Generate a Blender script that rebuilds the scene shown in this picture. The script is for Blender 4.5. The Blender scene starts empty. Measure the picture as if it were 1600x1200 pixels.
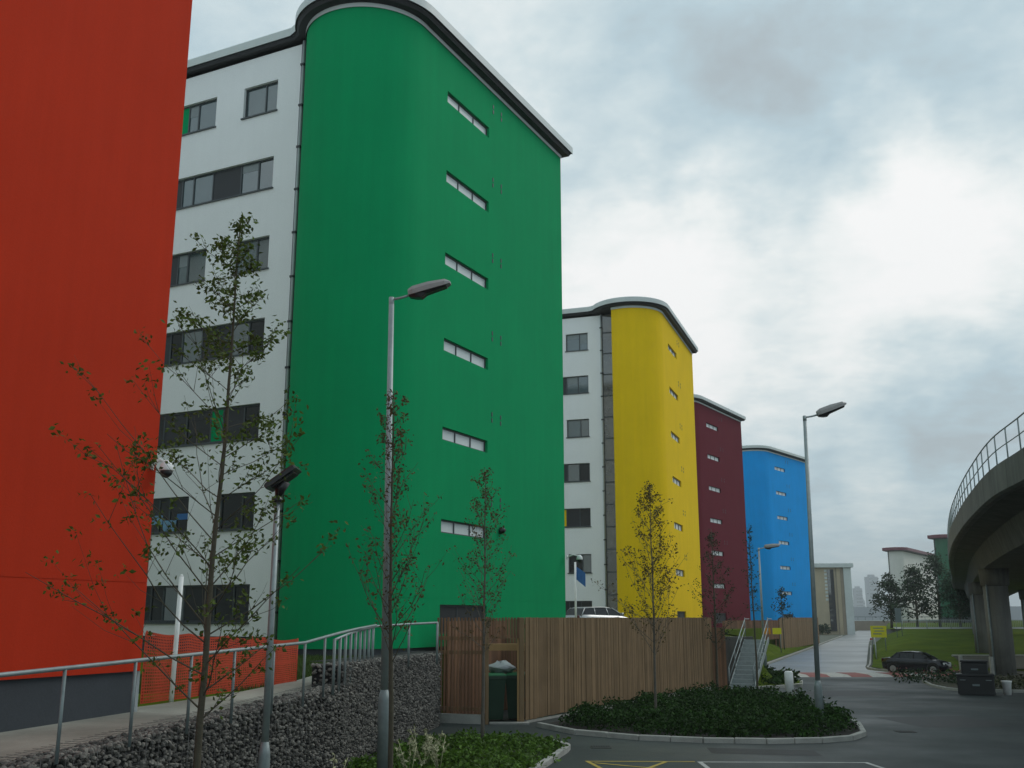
import bpy, math, random
from mathutils import Vector, Matrix, noise as mnoise
R = math.radians
C = bpy.context.scene.collection
SC = bpy.context.scene
random.seed(7)

# ------------------------------------------------------------------ camera, sky, sun, exposure
EYE = 3.0
cam = bpy.data.objects.new('camera', bpy.data.cameras.new('camera'))
C.objects.link(cam)
cam.location = (0, 0, EYE)
cam.rotation_euler = (R(90 + 12.85), 0, 0)
cam.data.sensor_width = 36
cam.data.lens = 36
cam.data.clip_end = 20000
SC.camera = cam
SC.view_settings.view_transform = 'Standard'
SC.view_settings.look = 'None'
SC.view_settings.exposure = 0.0
SC.view_settings.gamma = 1.0
SUN_AZ, SUN_EL = 62, 42
sun = bpy.data.objects.new('sun', bpy.data.lights.new('sun', 'SUN'))
C.objects.link(sun)
sun.data.energy = 0.9
sun.data.angle = R(25)
sun.data.color = (1.0, 0.96, 0.9)
sun.rotation_euler = (R(90 - SUN_EL), 0, R(180 - SUN_AZ))
SC.cycles.max_bounces = 6
SC.cycles.transparent_max_bounces = 8


def sky_dir(az, el):
    return (math.sin(R(az)) * math.cos(R(el)), math.cos(R(az)) * math.cos(R(el)), math.sin(R(el)))


def build_world():
    w = bpy.data.worlds.new('World')
    SC.world = w
    w.use_nodes = True
    nt = w.node_tree
    nt.nodes.clear()
    N = nt.nodes.new
    L = nt.links.new

    def math_(op, a, b=None, c=None, clamp=False):
        n = N('ShaderNodeMath'); n.operation = op; n.use_clamp = clamp
        for i, v in enumerate((a, b, c)):
            if v is None: continue
            if isinstance(v, (int, float)): n.inputs[i].default_value = v
            else: L(v, n.inputs[i])
        return n.outputs[0]

    def vmath(op, a, b):
        n = N('ShaderNodeVectorMath'); n.operation = op
        for i, v in enumerate((a, b)):
            if v is None: continue
            if isinstance(v, tuple): n.inputs[i].default_value = v
            elif isinstance(v, (int, float)): n.inputs['Scale'].default_value = v
            else: L(v, n.inputs[i])
        return n

    def noise(vec, scale, detail, rough, dist=0.0):
        n = N('ShaderNodeTexNoise'); n.inputs['Scale'].default_value = scale
        n.inputs['Detail'].default_value = detail; n.inputs['Roughness'].default_value = rough
        n.inputs['Distortion'].default_value = dist
        L(vec, n.inputs['Vector'])
        return n

    def ramp(fac, stops):
        n = N('ShaderNodeValToRGB'); e = n.color_ramp.elements
        e[0].position, e[0].color = stops[0][0], (*stops[0][1], 1)
        e[1].position, e[1].color = stops[-1][0], (*stops[-1][1], 1)
        for p, c in stops[1:-1]:
            k = e.new(p); k.color = (*c, 1)
        L(fac, n.inputs[0])
        return n.outputs[0]

    tc = N('ShaderNodeTexCoord').outputs['Generated']
    sep = N('ShaderNodeSeparateXYZ'); L(tc, sep.inputs[0])
    zz = math_('ADD', math_('MAXIMUM', sep.outputs[2], 0.0), 0.22)
    comb = N('ShaderNodeCombineXYZ')
    L(math_('DIVIDE', sep.outputs[0], zz), comb.inputs[0])
    L(math_('DIVIDE', sep.outputs[1], zz), comb.inputs[1])
    comb.inputs[2].default_value = 3.7
    p = comb.outputs[0]
    big = noise(p, 1.5, 7, 0.55, 0.3).outputs[0]
    small = noise(p, 5.0, 8, 0.6, 0.15).outputs[0]
    # the cloud banks of that day, each a soft patch on the sky sphere with a ragged edge
    wob = noise(tc, 4.0, 5, 0.55)
    wv = vmath('SCALE', vmath('SUBTRACT', wob.outputs['Color'], (0.5, 0.5, 0.5)).outputs[0], 0.34).outputs[0]
    dv = vmath('NORMALIZE', vmath('ADD', tc, wv).outputs[0], None).outputs[0]

    def patch(az, el, r, gain):
        d = vmath('DOT_PRODUCT', dv, sky_dir(az, el)).outputs['Value']
        mr = N('ShaderNodeMapRange'); mr.interpolation_type = 'SMOOTHSTEP'
        mr.inputs['From Min'].default_value = math.cos(R(r)); mr.inputs['From Max'].default_value = math.cos(R(r * 0.12))
        mr.inputs['To Min'].default_value = 0; mr.inputs['To Max'].default_value = gain
        L(d, mr.inputs['Value'])
        return mr.outputs[0]
    v = math_('ADD', math_('MULTIPLY', math_('SUBTRACT', big, 0.5), 0.55), 0.53)
    v = math_('ADD', v, math_('MULTIPLY', math_('SUBTRACT', small, 0.5), 0.52))
    tiny = noise(p, 13.0, 6, 0.62, 0.2).outputs[0]
    v = math_('ADD', v, math_('MULTIPLY', math_('SUBTRACT', tiny, 0.5), 0.20))
    for az, el, r, g in SKY_PATCHES:
        v = math_('ADD', v, patch(az, el, r, g))
    v = math_('MINIMUM', math_('MAXIMUM', v, 0.0), 1.0)
    col = ramp(v, [(0.0, (0.34, 0.37, 0.395)), (0.2, (0.415, 0.46, 0.485)), (0.36, (0.465, 0.545, 0.585)),
                   (0.52, (0.53, 0.67, 0.735)), (0.68, (0.70, 0.81, 0.84)), (0.86, (0.95, 0.99, 0.98)), (1.0, (1.06, 1.06, 1.05))])
    nish = N('ShaderNodeTexSky'); nish.sky_type = 'NISHITA'; nish.sun_disc = False
    nish.sun_elevation = R(SUN_EL); nish.sun_rotation = R(SUN_AZ)
    bg1 = N('ShaderNodeBackground'); L(nish.outputs[0], bg1.inputs[0]); bg1.inputs[1].default_value = 0.05
    bg2 = N('ShaderNodeBackground'); L(col, bg2.inputs[0]); bg2.inputs[1].default_value = 1.0
    mx = N('ShaderNodeMixShader'); mx.inputs[0].default_value = 0.93      # thin gaps in an overcast deck
    L(bg1.outputs[0], mx.inputs[1]); L(bg2.outputs[0], mx.inputs[2])
    out = N('ShaderNodeOutputWorld'); L(mx.outputs[0], out.inputs[0])
    w.cycles.sampling_method = 'MANUAL'; w.cycles.sample_map_resolution = 1024


#              az   el   radius gain
SKY_PATCHES = [(15, 18.5, 15, 0.40), (25, 18.5, 10, 0.22), (4, 18, 10, 0.22), (-3, 30, 9, 0.14), (30, 24, 10, 0.12),
               (14.8, 25.8, 7, -0.24), (6.5, 23.2, 5, -0.14), (22, 30, 12, -0.03), (10, 29.5, 7, -0.06),
               (18, 11, 10, -0.12), (24, 11, 7, -0.07), (20, 7.0, 4, 0.14), (19, 3.5, 5, 0.13)]
build_world()

# ------------------------------------------------------------------ helpers


class MB:
    def __init__(self):
        self.v, self.f, self.s = [], [], []

    def add(self, verts, faces, smooth=False):
        b = len(self.v)
        self.v.extend(tuple(x) for x in verts)
        for f in faces:
            self.f.append(tuple(i + b for i in f)); self.s.append(smooth)

    def quad(self, a, b, c, d):
        self.add((a, b, c, d), ((0, 1, 2, 3),))

    def box(self, x0, x1, y0, y1, z0, z1, M=None):
        vs = [(x, y, z) for z in (z0, z1) for y in (y0, y1) for x in (x0, x1)]
        if M is not None: vs = [M @ Vector(q) for q in vs]
        self.add(vs, ((0, 2, 3, 1), (4, 5, 7, 6), (0, 1, 5, 4), (2, 6, 7, 3), (0, 4, 6, 2), (1, 3, 7, 5)))

    def bbox(self, x0, x1, y0, y1, z0, z1, e, M=None):
        """a box with chamfered vertical and top edges"""
        def ring(i, z): return [(x0 + i + e, y0 + i, z), (x1 - i - e, y0 + i, z), (x1 - i, y0 + i + e, z), (x1 - i, y1 - i - e, z),
                                (x1 - i - e, y1 - i, z), (x0 + i + e, y1 - i, z), (x0 + i, y1 - i - e, z), (x0 + i, y0 + i + e, z)]
        self.loft([ring(0, z0), ring(0, z1 - e), ring(e, z1)], M=M)

    def loft(self, rings, caps=True, smooth=False, M=None):
        n = len(rings[0])
        vs = [Vector(q) for r in rings for q in r]
        if M is not None: vs = [M @ q for q in vs]
        fs = []
        for k in range(len(rings) - 1):
            for i in range(n):
                j = (i + 1) % n
                fs.append((k * n + i, k * n + j, (k + 1) * n + j, (k + 1) * n + i))
        self.add(vs, fs, smooth)
        if caps:
            b = len(self.v) - len(vs)
            self.f.append(tuple(b + i for i in reversed(range(n)))); self.s.append(False)
            self.f.append(tuple(b + (len(rings) - 1) * n + i for i in range(n))); self.s.append(False)

    def tube(self, pts, rad, n=8, caps=True, smooth=True):
        pts = [Vector(p) for p in pts]
        if isinstance(rad, (int, float)): rad = [rad] * len(pts)
        rings = []
        up = None
        for i, p in enumerate(pts):
            t = (pts[min(i + 1, len(pts) - 1)] - pts[max(i - 1, 0)]).normalized()
            if up is None:
                up = Vector((1, 0, 0)) if abs(t.z) > 0.8 else Vector((0, 0, 1))
            a = (up - t * up.dot(t)).normalized(); b = t.cross(a); up = a
            rings.append([p + (a * math.cos(2 * math.pi * k / n) + b * math.sin(2 * math.pi * k / n)) * rad[i] for k in range(n)])
        self.loft(rings, caps, smooth)

    def build(self, name, mat, parent=None, loc=None):
        me = bpy.data.meshes.new(name)
        me.from_pydata(self.v, [], self.f)
        me.polygons.foreach_set('use_smooth', self.s)
        me.update()
        me.materials.append(mat)
        o = bpy.data.objects.new(name, me)
        C.objects.link(o)
        if loc is not None: o.location = loc
        if parent is not None: o.parent = parent
        return o


def tag(o, label, cat, group=None):
    o['label'] = label; o['category'] = cat
    if group: o['group'] = group
    return o


def thing(name, label, cat, loc=(0, 0, 0), rz=0.0, group=None):
    o = bpy.data.objects.new(name, None)
    C.objects.link(o); o.location = loc; o.rotation_euler = (0, 0, rz)
    o.empty_display_size = 0.3
    return tag(o, label, cat, group)


def struct(o, kind='structure'):
    o['kind'] = kind
    return o


def kids(o): return [c for c in bpy.data.objects if c.parent == o]


def copy_tree(o, parent=None):
    c = o.copy(); C.objects.link(c); c.parent = parent
    for ch in kids(o): copy_tree(ch, c)
    return c


# ------------------------------------------------------------------ materials
MATS = {}


def mat(name, col, rough=0.7, var=0.12, nscale=3.0, bump=0.0, bscale=40.0, metallic=0.0, spec=0.5, streak=0.0, island=0.0,
        col2=None, fine=0.0, ior=None, trans=0.0, rvar=0.0, emis=None):
    if name in MATS: return MATS[name]
    m = bpy.data.materials.new(name); m.use_nodes = True
    nt = m.node_tree; N = nt.nodes.new; L = nt.links.new
    b = nt.nodes['Principled BSDF']
    b.inputs['Roughness'].default_value = rough; b.inputs['Metallic'].default_value = metallic
    b.inputs['Specular IOR Level'].default_value = spec
    if ior: b.inputs['IOR'].default_value = ior
    geo = N('ShaderNodeNewGeometry')
    pos = geo.outputs['Position']

    def nz(scale, detail=5, rough_=0.6, vec=pos):
        n = N('ShaderNodeTexNoise'); n.inputs['Scale'].default_value = scale; n.inputs['Detail'].default_value = detail
        n.inputs['Roughness'].default_value = rough_; L(vec, n.inputs['Vector']); return n.outputs[0]

    def mul(a, lo, hi):
        r = N('ShaderNodeMapRange'); r.inputs['From Min'].default_value = 0.25; r.inputs['From Max'].default_value = 0.75
        r.inputs['To Min'].default_value = lo; r.inputs['To Max'].default_value = hi; L(a, r.inputs['Value']); return r.outputs[0]
    f = mul(nz(nscale), 1 - var, 1 + var)

    def times(a, bb):
        n = N('ShaderNodeMath'); n.operation = 'MULTIPLY'; L(a, n.inputs[0]); L(bb, n.inputs[1]); return n.outputs[0]
    if streak:
        mp = N('ShaderNodeMapping'); mp.inputs['Scale'].default_value = (2.2, 2.2, 0.12); L(pos, mp.inputs[0])
        f = times(f, mul(nz(1.6, 6, 0.65, mp.outputs[0]), 1 - streak, 1 + streak))
    if fine:
        f = times(f, mul(nz(bscale * 1.3, 3), 1 - fine, 1 + fine))
    if island:
        r = N('ShaderNodeMapRange'); r.inputs['To Min'].default_value = 1 - island; r.inputs['To Max'].default_value = 1 + island
        L(geo.outputs['Random Per Island'], r.inputs['Value']); f = times(f, r.outputs[0])
    base = N('ShaderNodeMix'); base.data_type = 'RGBA'
    base.inputs['A'].default_value = (*col, 1); base.inputs['B'].default_value = (*(col2 or col), 1)
    if col2:
        L(mul(nz(nscale * 0.6, 6, 0.65), 0, 1), base.inputs['Factor'])
    vm = N('ShaderNodeVectorMath'); vm.operation = 'SCALE'
    L(base.outputs['Result'], vm.inputs[0]); L(f, vm.inputs['Scale'])
    L(vm.outputs[0], b.inputs['Base Color'])
    if rvar:
        L(mul(nz(nscale * 0.7, 5), max(0.03, rough - rvar), min(1, rough + rvar)), b.inputs['Roughness'])
    if bump:
        bp = N('ShaderNodeBump'); bp.inputs['Strength'].default_value = 1.0; bp.inputs['Distance'].default_value = bump
        L(nz(bscale, 4), bp.inputs['Height']); L(bp.outputs[0], b.inputs['Normal'])
    if trans:
        t = N('ShaderNodeBsdfTranslucent'); L(vm.outputs[0], t.inputs[0])
        mx = N('ShaderNodeMixShader'); mx.inputs[0].default_value = trans
        L(b.outputs[0], mx.inputs[1]); L(t.outputs[0], mx.inputs[2]); L(mx.outputs[0], nt.nodes['Material Output'].inputs[0])
    MATS[name] = m
    return m


RENDER = dict(rough=0.85, var=0.05, nscale=0.5, bump=0.004, bscale=30, streak=0.05, fine=0.05, spec=0.08)
M_red = mat('red render', (0.53, 0.038, 0.013), **RENDER)
M_green = mat('green render', (0.002, 0.305, 0.110), **RENDER)
M_yellow = mat('yellow render', (0.86, 0.565, 0.008), **RENDER)
M_maroon = mat('maroon render', (0.14, 0.018, 0.030), **RENDER)
M_blue = mat('blue render', (0.006, 0.33, 0.82), **RENDER)
M_white = mat('white render', (0.87, 0.875, 0.87), **{**RENDER, 'streak': 0.015, 'var': 0.03})
M_cream = mat('cream render', (0.74, 0.72, 0.66), **RENDER)
M_dgreen = mat('bottle green render', (0.02, 0.13, 0.06), **RENDER)
M_plinth = mat('slate plinth', (0.045, 0.052, 0.062), 0.75, 0.15, 1.2, 0.003, 25, fine=0.1)
M_fascia = mat('pale metal fascia', (0.58, 0.62, 0.60), 0.45, 0.08, 1.0)
M_soffit = mat('black soffit', (0.012, 0.012, 0.013), 0.6, 0.1, 1.0)
M_redroof = mat('dark red metal roof', (0.16, 0.03, 0.045), 0.5, 0.1, 1.0)
M_frame = mat('dark grey frame', (0.055, 0.065, 0.07), 0.4, 0.06, 4.0)
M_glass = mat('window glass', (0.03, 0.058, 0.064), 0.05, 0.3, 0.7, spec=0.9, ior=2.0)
M_glassd = mat('dark window glass', (0.008, 0.010, 0.011), 0.06, 0.4, 0.7, spec=0.5, ior=1.55)  # near-black base stands for dark surroundings mirrored in the lower rows
M_skyglass = mat('window glass with painted sky reflection', (0.085, 0.125, 0.135), 0.06, 0.15, 0.7, spec=0.8, ior=1.8)  # paler bluish base stands for sky mirrored in the upper rows
M_wblind = mat('roller blind', (0.22, 0.25, 0.255), 0.3, 0.1, 3.0)
M_blind = mat('white blind behind slit glass', (0.70, 0.72, 0.72), 0.4, 0.05, 2.0)
M_panel = mat('charcoal spandrel', (0.022, 0.023, 0.026), 0.5, 0.1, 2.0)
M_lglass = mat('stair glazing', (0.04, 0.045, 0.045), 0.08, 0.55, 0.9, spec=0.9, ior=1.8, col2=(0.11, 0.10, 0.075))
M_pipe = mat('grey downpipe', (0.36, 0.39, 0.39), 0.5, 0.08, 3)
M_galv = mat('galvanised steel', (0.34, 0.385, 0.385), 0.5, 0.16, 6.0, metallic=0.35)
M_galvd = mat('weathered galvanised steel', (0.24, 0.28, 0.28), 0.55, 0.2, 6.0, metallic=0.3)
M_lamp = mat('lantern shell', (0.30, 0.29, 0.28), 0.45, 0.1, 8)
M_lampd = mat('lantern underside', (0.02, 0.017, 0.018), 0.3, 0.1, 8)
M_black = mat('black plastic', (0.012, 0.013, 0.014), 0.45, 0.1, 6)
M_asphalt = mat('damp asphalt', (0.029, 0.038, 0.037), 0.60, 0.5, 0.22, 0.004, 90, fine=0.3, rvar=0.24, spec=0.34)
M_road = mat('wet road', (0.20, 0.21, 0.21), 0.42, 0.22, 0.16, 0.003, 60, fine=0.15, rvar=0.14)
M_kerb = mat('concrete kerb', (0.36, 0.355, 0.325), 0.85, 0.22, 2.5, 0.004, 50, fine=0.2)
M_path = mat('concrete path', (0.36, 0.35, 0.30), 0.85, 0.2, 0.8, 0.003, 60, fine=0.15, col2=(0.15, 0.145, 0.12))
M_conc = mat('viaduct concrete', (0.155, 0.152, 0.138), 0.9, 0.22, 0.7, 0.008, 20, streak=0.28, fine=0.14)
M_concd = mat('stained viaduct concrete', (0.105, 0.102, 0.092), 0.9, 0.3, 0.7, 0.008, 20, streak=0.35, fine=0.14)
M_soil = mat('dark soil', (0.018, 0.014, 0.011), 0.95, 0.35, 3.0, 0.02, 25, fine=0.3)
M_dirt = mat('rough earth verge', (0.065, 0.05, 0.032), 0.95, 0.35, 0.7, 0.02, 15, fine=0.3, col2=(0.032, 0.04, 0.014))
M_grass = mat('mown grass', (0.055, 0.098, 0.006), 0.95, 0.3, 0.35, 0.03, 30, fine=0.35, col2=(0.105, 0.135, 0.008), spec=.05)
M_field = mat('far ground', (0.10, 0.105, 0.085), 0.95, 0.2, 0.05, col2=(0.07, 0.085, 0.05))
M_stone = mat('gabion stone', (0.165, 0.153, 0.135), 0.85, 0.3, 9.0, 0.004, 60, island=0.75, fine=0.2)
M_core = mat('gabion core', (0.02, 0.02, 0.02), 0.95, 0.2, 5)
M_wire = mat('gabion wire', (0.11, 0.11, 0.11), 0.5, 0.1, 5, metallic=0.4)
M_larch = mat('larch boards', (0.225, 0.150, 0.084), 0.85, 0.14, 1.5, spec=0.15, streak=0.14, island=0.21, fine=0.08, bscale=60)
M_larchd = mat('slatted larch', (0.20, 0.10, 0.052), 0.8, 0.15, 1.5, streak=0.14, island=0.30, fine=0.08, bscale=60)
M_pale = mat('pale new timber', (0.42, 0.26, 0.11), 0.75, 0.1, 2, streak=0.1, island=0.1)
M_bin = mat('green bin plastic', (0.013, 0.045, 0.022), 0.45, 0.12, 4)
M_binlid = mat('bright green bin lid', (0.02, 0.16, 0.06), 0.35, 0.1, 4)
M_bag = mat('pale refuse bag', (0.55, 0.58, 0.60), 0.45, 0.15, 6, 0.03, 14)
M_orange = mat('orange barrier mesh', (0.52, 0.052, 0.014), 0.7, 0.15, 3)
M_wpaint = mat('white paint', (0.84, 0.84, 0.82), 0.55, 0.12, 4)
M_mark = mat('worn white road paint', (0.42, 0.42, 0.40), 0.7, 0.3, 3.0, fine=0.3)
M_ymark = mat('worn yellow road paint', (0.42, 0.30, 0.045), 0.7, 0.3, 3.0, fine=0.3)
M_redbrick = mat('red table paving', (0.25, 0.07, 0.06), 0.7, 0.2, 2.0, fine=0.2)
M_redpaint = mat('red band', (0.45, 0.03, 0.025), 0.5, 0.1, 4)
M_bluep = mat('blue panel', (0.02, 0.13, 0.36), 0.45, 0.1, 4)
M_lblue = mat('pale blue board', (0.16, 0.34, 0.52), 0.5, 0.1, 4)
M_yel = mat('fluorescent yellow board', (0.72, 0.66, 0.01), 0.5, 0.08, 4)
M_amber = mat('amber board', (0.65, 0.25, 0.01), 0.5, 0.08, 4)
M_greyp = mat('grey sign back', (0.16, 0.20, 0.21), 0.5, 0.1, 4)
M_car = mat('black car paint', (0.008, 0.009, 0.014), 0.2, 0.05, 2, spec=0.5)
M_silver = mat('silver car paint', (0.42, 0.43, 0.43), 0.28, 0.04, 2, metallic=0.5)
M_carglass = mat('car glass', (0.010, 0.012, 0.014), 0.06, 0.1, 2, spec=0.4)
M_tyre = mat('tyre rubber', (0.012, 0.012, 0.012), 0.85, 0.1, 8)
M_rim = mat('alloy rim', (0.40, 0.41, 0.42), 0.3, 0.1, 5, metallic=0.7)
M_hl = mat('headlight lens', (0.55, 0.58, 0.60), 0.12, 0.05, 5, spec=0.8)
M_tail = mat('tail light lens', (0.07, 0.006, 0.006), 0.2, 0.05, 5)
M_plate = mat('number plate', (0.55, 0.54, 0.50), 0.5, 0.05, 5)
M_bark = mat('young bark', (0.080, 0.068, 0.044), 0.9, 0.25, 12, 0.006, 50)
M_barkg = mat('grey bark', (0.12, 0.105, 0.085), 0.9, 0.3, 12, 0.006, 50)
M_leaf = mat('green leaves', (0.082, 0.122, 0.020), 0.6, 0.1, 3, island=0.45, trans=0.25, spec=0.2)
M_leafr = mat('bronze leaves', (0.105, 0.105, 0.028), 0.6, 0.1, 3, island=0.5, trans=0.25, col2=(0.10, 0.045, 0.02), spec=0.2)
M_leafd = mat('dark leaves', (0.026, 0.050, 0.018), 0.6, 0.15, 0.8, island=0.5, trans=0.1, spec=0.2)
M_shrub = mat('dark shrub leaves', (0.020, 0.054, 0.007), 0.75, 0.3, 1.2, island=0.55, trans=0.12, spec=0.2)
M_weed = mat('fresh weed leaves', (0.075, 0.145, 0.018), 0.6, 0.3, 1.2, island=0.5, trans=0.25, spec=0.2)
M_weedp = mat('dry flower stems', (0.38, 0.37, 0.22), 0.8, 0.15, 3, island=0.3)
M_flower = mat('pink flower heads', (0.34, 0.13, 0.12), 0.7, 0.2, 6, island=0.5)
M_beige = mat('sand coloured cladding', (0.46, 0.385, 0.265), 0.8, 0.08, 0.4, streak=0.08)
M_beigeb = mat('buff parapet wall', (0.30, 0.25, 0.19), 0.85, 0.15, 0.6)
M_city = mat('far tower cladding', (0.30, 0.33, 0.36), 0.5, 0.1, 0.02)

# ------------------------------------------------------------------ ground


def sstep(t):
    t = max(0.0, min(1.0, t)); return t * t * (3 - 2 * t)


def gz(y): return -0.45 * sstep((y - 32) / 30)


def lerp_tab(tab, y):
    if y <= tab[0][0]: return tab[0][1]
    for (a, va), (b, vb) in zip(tab, tab[1:]):
        if y <= b: return va + (vb - va) * (y - a) / (b - a)
    return tab[-1][1]


PADZ = [(5, 1.1), (10, 1.2), (13, 1.3), (18.5, 1.46), (20, 1.52), (23, 1.68), (26, 1.78), (30, 1.88), (40, 2.02)]
def padz(y): return lerp_tab(PADZ, y)


def strip_mesh(rows):
    """rows: list of equal-length point lists -> quad sheet facing up"""
    mb = MB(); n = len(rows[0]); vs = [p for r in rows for p in r]; fs = []
    for k in range(len(rows) - 1):
        for i in range(n - 1):
            fs.append((k * n + i, k * n + i + 1, (k + 1) * n + i + 1, (k + 1) * n + i))
    mb.add(vs, fs); return mb


YS = [-30, 0, 20] + list(range(32, 63, 3)) + [70, 100, 160, 300, 700, 1500, 3500]
XS = [-3500, -300, -60, 0, 60, 300, 3500]
struct(strip_mesh([[(x, y, gz(y) - 0.03) for x in XS] for y in YS]).build('ground', M_field))


def poly_sheet(name, pts, material, dz, step=1.0):
    """a convex-ish polygon as a sheet that follows the ground's fall; pts in x,y order counter-clockwise"""
    ys = [p[1] for p in pts]; y0, y1 = min(ys), max(ys)
    rows = []
    n = max(2, int((y1 - y0) / step))
    for k in range(n + 1):
        y = y0 + (y1 - y0) * k / n
        yy = min(max(y, y0 + 1e-3), y1 - 1e-3)
        xs = []
        for (a, b) in zip(pts, pts[1:] + pts[:1]):
            if (a[1] - yy) * (b[1] - yy) < 0:
                xs.append(a[0] + (b[0] - a[0]) * (yy - a[1]) / (b[1] - a[1]))
        if len(xs) >= 2:
            rows.append([(min(xs), y, gz(y) + dz), ((min(xs) + max(xs)) / 2, y, gz(y) + dz), (max(xs), y, gz(y) + dz)])
    return struct(strip_mesh(rows).build(name, material))


poly_sheet('asphalt_yard', [(-20, -10), (70, -10), (70, 64.4), (2, 64.4), (-20, 34)], M_asphalt, 0.0)


def rl(y): return 18.9 + (y - 78.5) * 0.362          # left edge of the far road
def rr(y): return rl(y) + 7.3 - max(0, min(1.5, (y - 80) * 0.02))


rows = []
for y in list(range(64, 100, 4)) + list(range(100, 420, 20)):
    wl = 3.2 * max(0, (76 - y) / 12) ** 1.6; wr = 5.0 * max(0, (74 - y) / 10) ** 1.8
    rows.append([(rl(y) + (rr(y) - rl(y)) * i / 4 - (wl if i == 0 else 0) + (wr if i == 4 else 0), y, gz(y) + 0.006) for i in range(5)])
struct(strip_mesh(rows).build('road', M_road))

# speed table across the mouth of the road: pale ramp with red blocks
mb = MB(); tb = MB()
ty0 = 63.2
for i in range(9):
    x0, x1 = 15.2 + i * 1.25, 15.2 + (i + 1) * 1.25 - 0.01
    tgt = tb if i % 2 == 0 else mb
    a = 0.11 if i % 2 == 0 else 0.105
    z = gz(ty0)
    tgt.add([(x0, ty0, z + 0.004), (x1, ty0, z + 0.004), (x1, ty0 + .8, z + a), (x0, ty0 + .8, z + a), (x1, ty0 + 3.2, z + a), (x0, ty0 + 3.2, z + a),
             (x1, ty0 + 4, z + .012), (x0, ty0 + 4, z + .012)], ((0, 1, 2, 3), (3, 2, 4, 5), (5, 4, 6, 7)))
t = struct(mb.build('speed_table', M_mark))
tb.build('red_block', M_redbrick, t)

# patches, gratings
for nm, pts in (('tarmac_patch', [(11.5, 30), (14.2, 30.4), (14.0, 33.5), (11.2, 33.2)]), ('tarmac_patch', [(4.5, 24.2), (6.9, 24.0), (7.0, 25.2), (4.6, 25.5)]), ('tarmac_patch', [(13, 44), (16.5, 45), (16, 49), (12.4, 48)])):
    poly_sheet(nm, pts, mat('newer tarmac patch', (0.019, 0.021, 0.022), .6, .2, 1.5, .003, 90, fine=.2, spec=.3), 0.004, .4)
for x, y, lab in ((2.1, 25.6, 'iron drain grating in the tarmac between the weedy bed and the shrub bed'), (10.6, 29.0, 'iron drain grating beside the right tip of the shrub bed')):
    g = MB(); g.box(-.24, .24, -.22, -.18, -.02, .008); g.box(-.24, .24, .18, .22, -.02, .008)
    for k in range(9): g.box(-.24 + k * .058, -.216 + k * .058, -.18, .18, -.02, .008)
    tag(g.build('drain_grating', mat('cast iron', (.03, .028, .026), .6, .2, 8), None, (x, y, gz(y) + .003)), lab, 'drain')

# parking bay paint in front
mb = MB(); my = MB()


def stripe(m, a, b, w, z):
    a = Vector((*a, 0)); b = Vector((*b, 0)); d = (b - a).normalized(); n = Vector((-d.y, d.x, 0)) * w / 2
    m.add([(*(p).xy, z) for p in (a - n, b - n, b + n, a + n)], ((0, 1, 2, 3),))


stripe(mb, (4.0, 23.05), (7.55, 22.95), 0.10, 0.004)
stripe(mb, (7.5, 23.0), (7.9, 18.0), 0.10, 0.0045)
stripe(mb, (4.0, 23.1), (4.0, 18.0), 0.10, 0.005)
stripe(my, (1.6, 23.15), (3.9, 23.08), 0.09, 0.0055)
stripe(my, (1.6, 23.2), (2.6, 18.0), 0.09, 0.006)
for k in range(4):
    stripe(my, (1.75 + k * .05, 22.9 - k * 1.2), (3.9, 21.4 - k * 1.2), 0.09, 0.0065)
stripe(my, (2.3, 21.2), (3.3, 23.1), 0.09, 0.007)
b_ = struct(mb.build('road_marking', M_mark)); struct(my.build('yellow_road_marking', M_ymark))

# ---- terrace (raised ground the buildings stand on)
FD = (math.sin(R(28.8)), math.cos(R(28.8)))          # the timber fence's direction
F0 = (0.38, 31.3)


def terr_right(y):
    return lerp_tab([(0, -9.4), (10, -6.8), (21.3, -3.87), (23, -3.9), (30.6, -2.75), (31.7, -2.1), (36.0, -0.35), (36.05, 2.45), (46.7, 8.35), (46.75, 9.35),
                     (50.4, 9.35), (50.5, 11.2), (62, 12.6), (78, 14.6), (107, 26.4), (135, 38.6), (150, 46), (200, 64)], y)


rows = []
for y in [0, 5, 8, 10, 11.5, 13, 14.5, 16, 17.5, 18.5, 19.3, 20, 21, 21.3, 22, 23, 24, 25, 26, 28, 30, 30.6, 31.7, 34, 36, 36.05, 40, 46.7, 46.75, 50.4, 50.5, 56, 62, 70, 78, 92, 107, 120, 135, 137]:
    x1 = terr_right(y); z = padz(y)
    rows.append([(-90, y, z), (x1 - 14, y, z), (x1 - 6, y, z), (x1 - 3, y, z), (x1, y, z), (x1 + 0.001, y, -0.6)])
rows.append([(q[0], 137.02, -.6) for q in rows[-1]])
struct(strip_mesh(rows).build('terrace_ground', M_grass))

# concrete path along the gabion wall
rows = []
for y in [4, 5, 8, 10, 12, 13, 14, 15, 16, 17, 18, 18.5, 19, 20, 21, 22, 23, 24, 25, 26, 28, 30, 33]:
    xr = lerp_tab([(4, -8.5), (10, -6.86), (21.3, -3.9), (23, -3.95), (30, -2.95), (33, -2.7)], y) + 0.0
    xl = lerp_tab([(4, -15), (13, -10.4), (17, -7.6), (19, -6.35), (21, -5.3), (23, -4.6), (25, -4.4), (30, -4.0), (33, -3.9)], y)
    rows.append([(xl + (xr - xl) * i / 4, y, padz(y) + 0.012) for i in range(5)])
struct(strip_mesh(rows).build('footpath', M_path))

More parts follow.
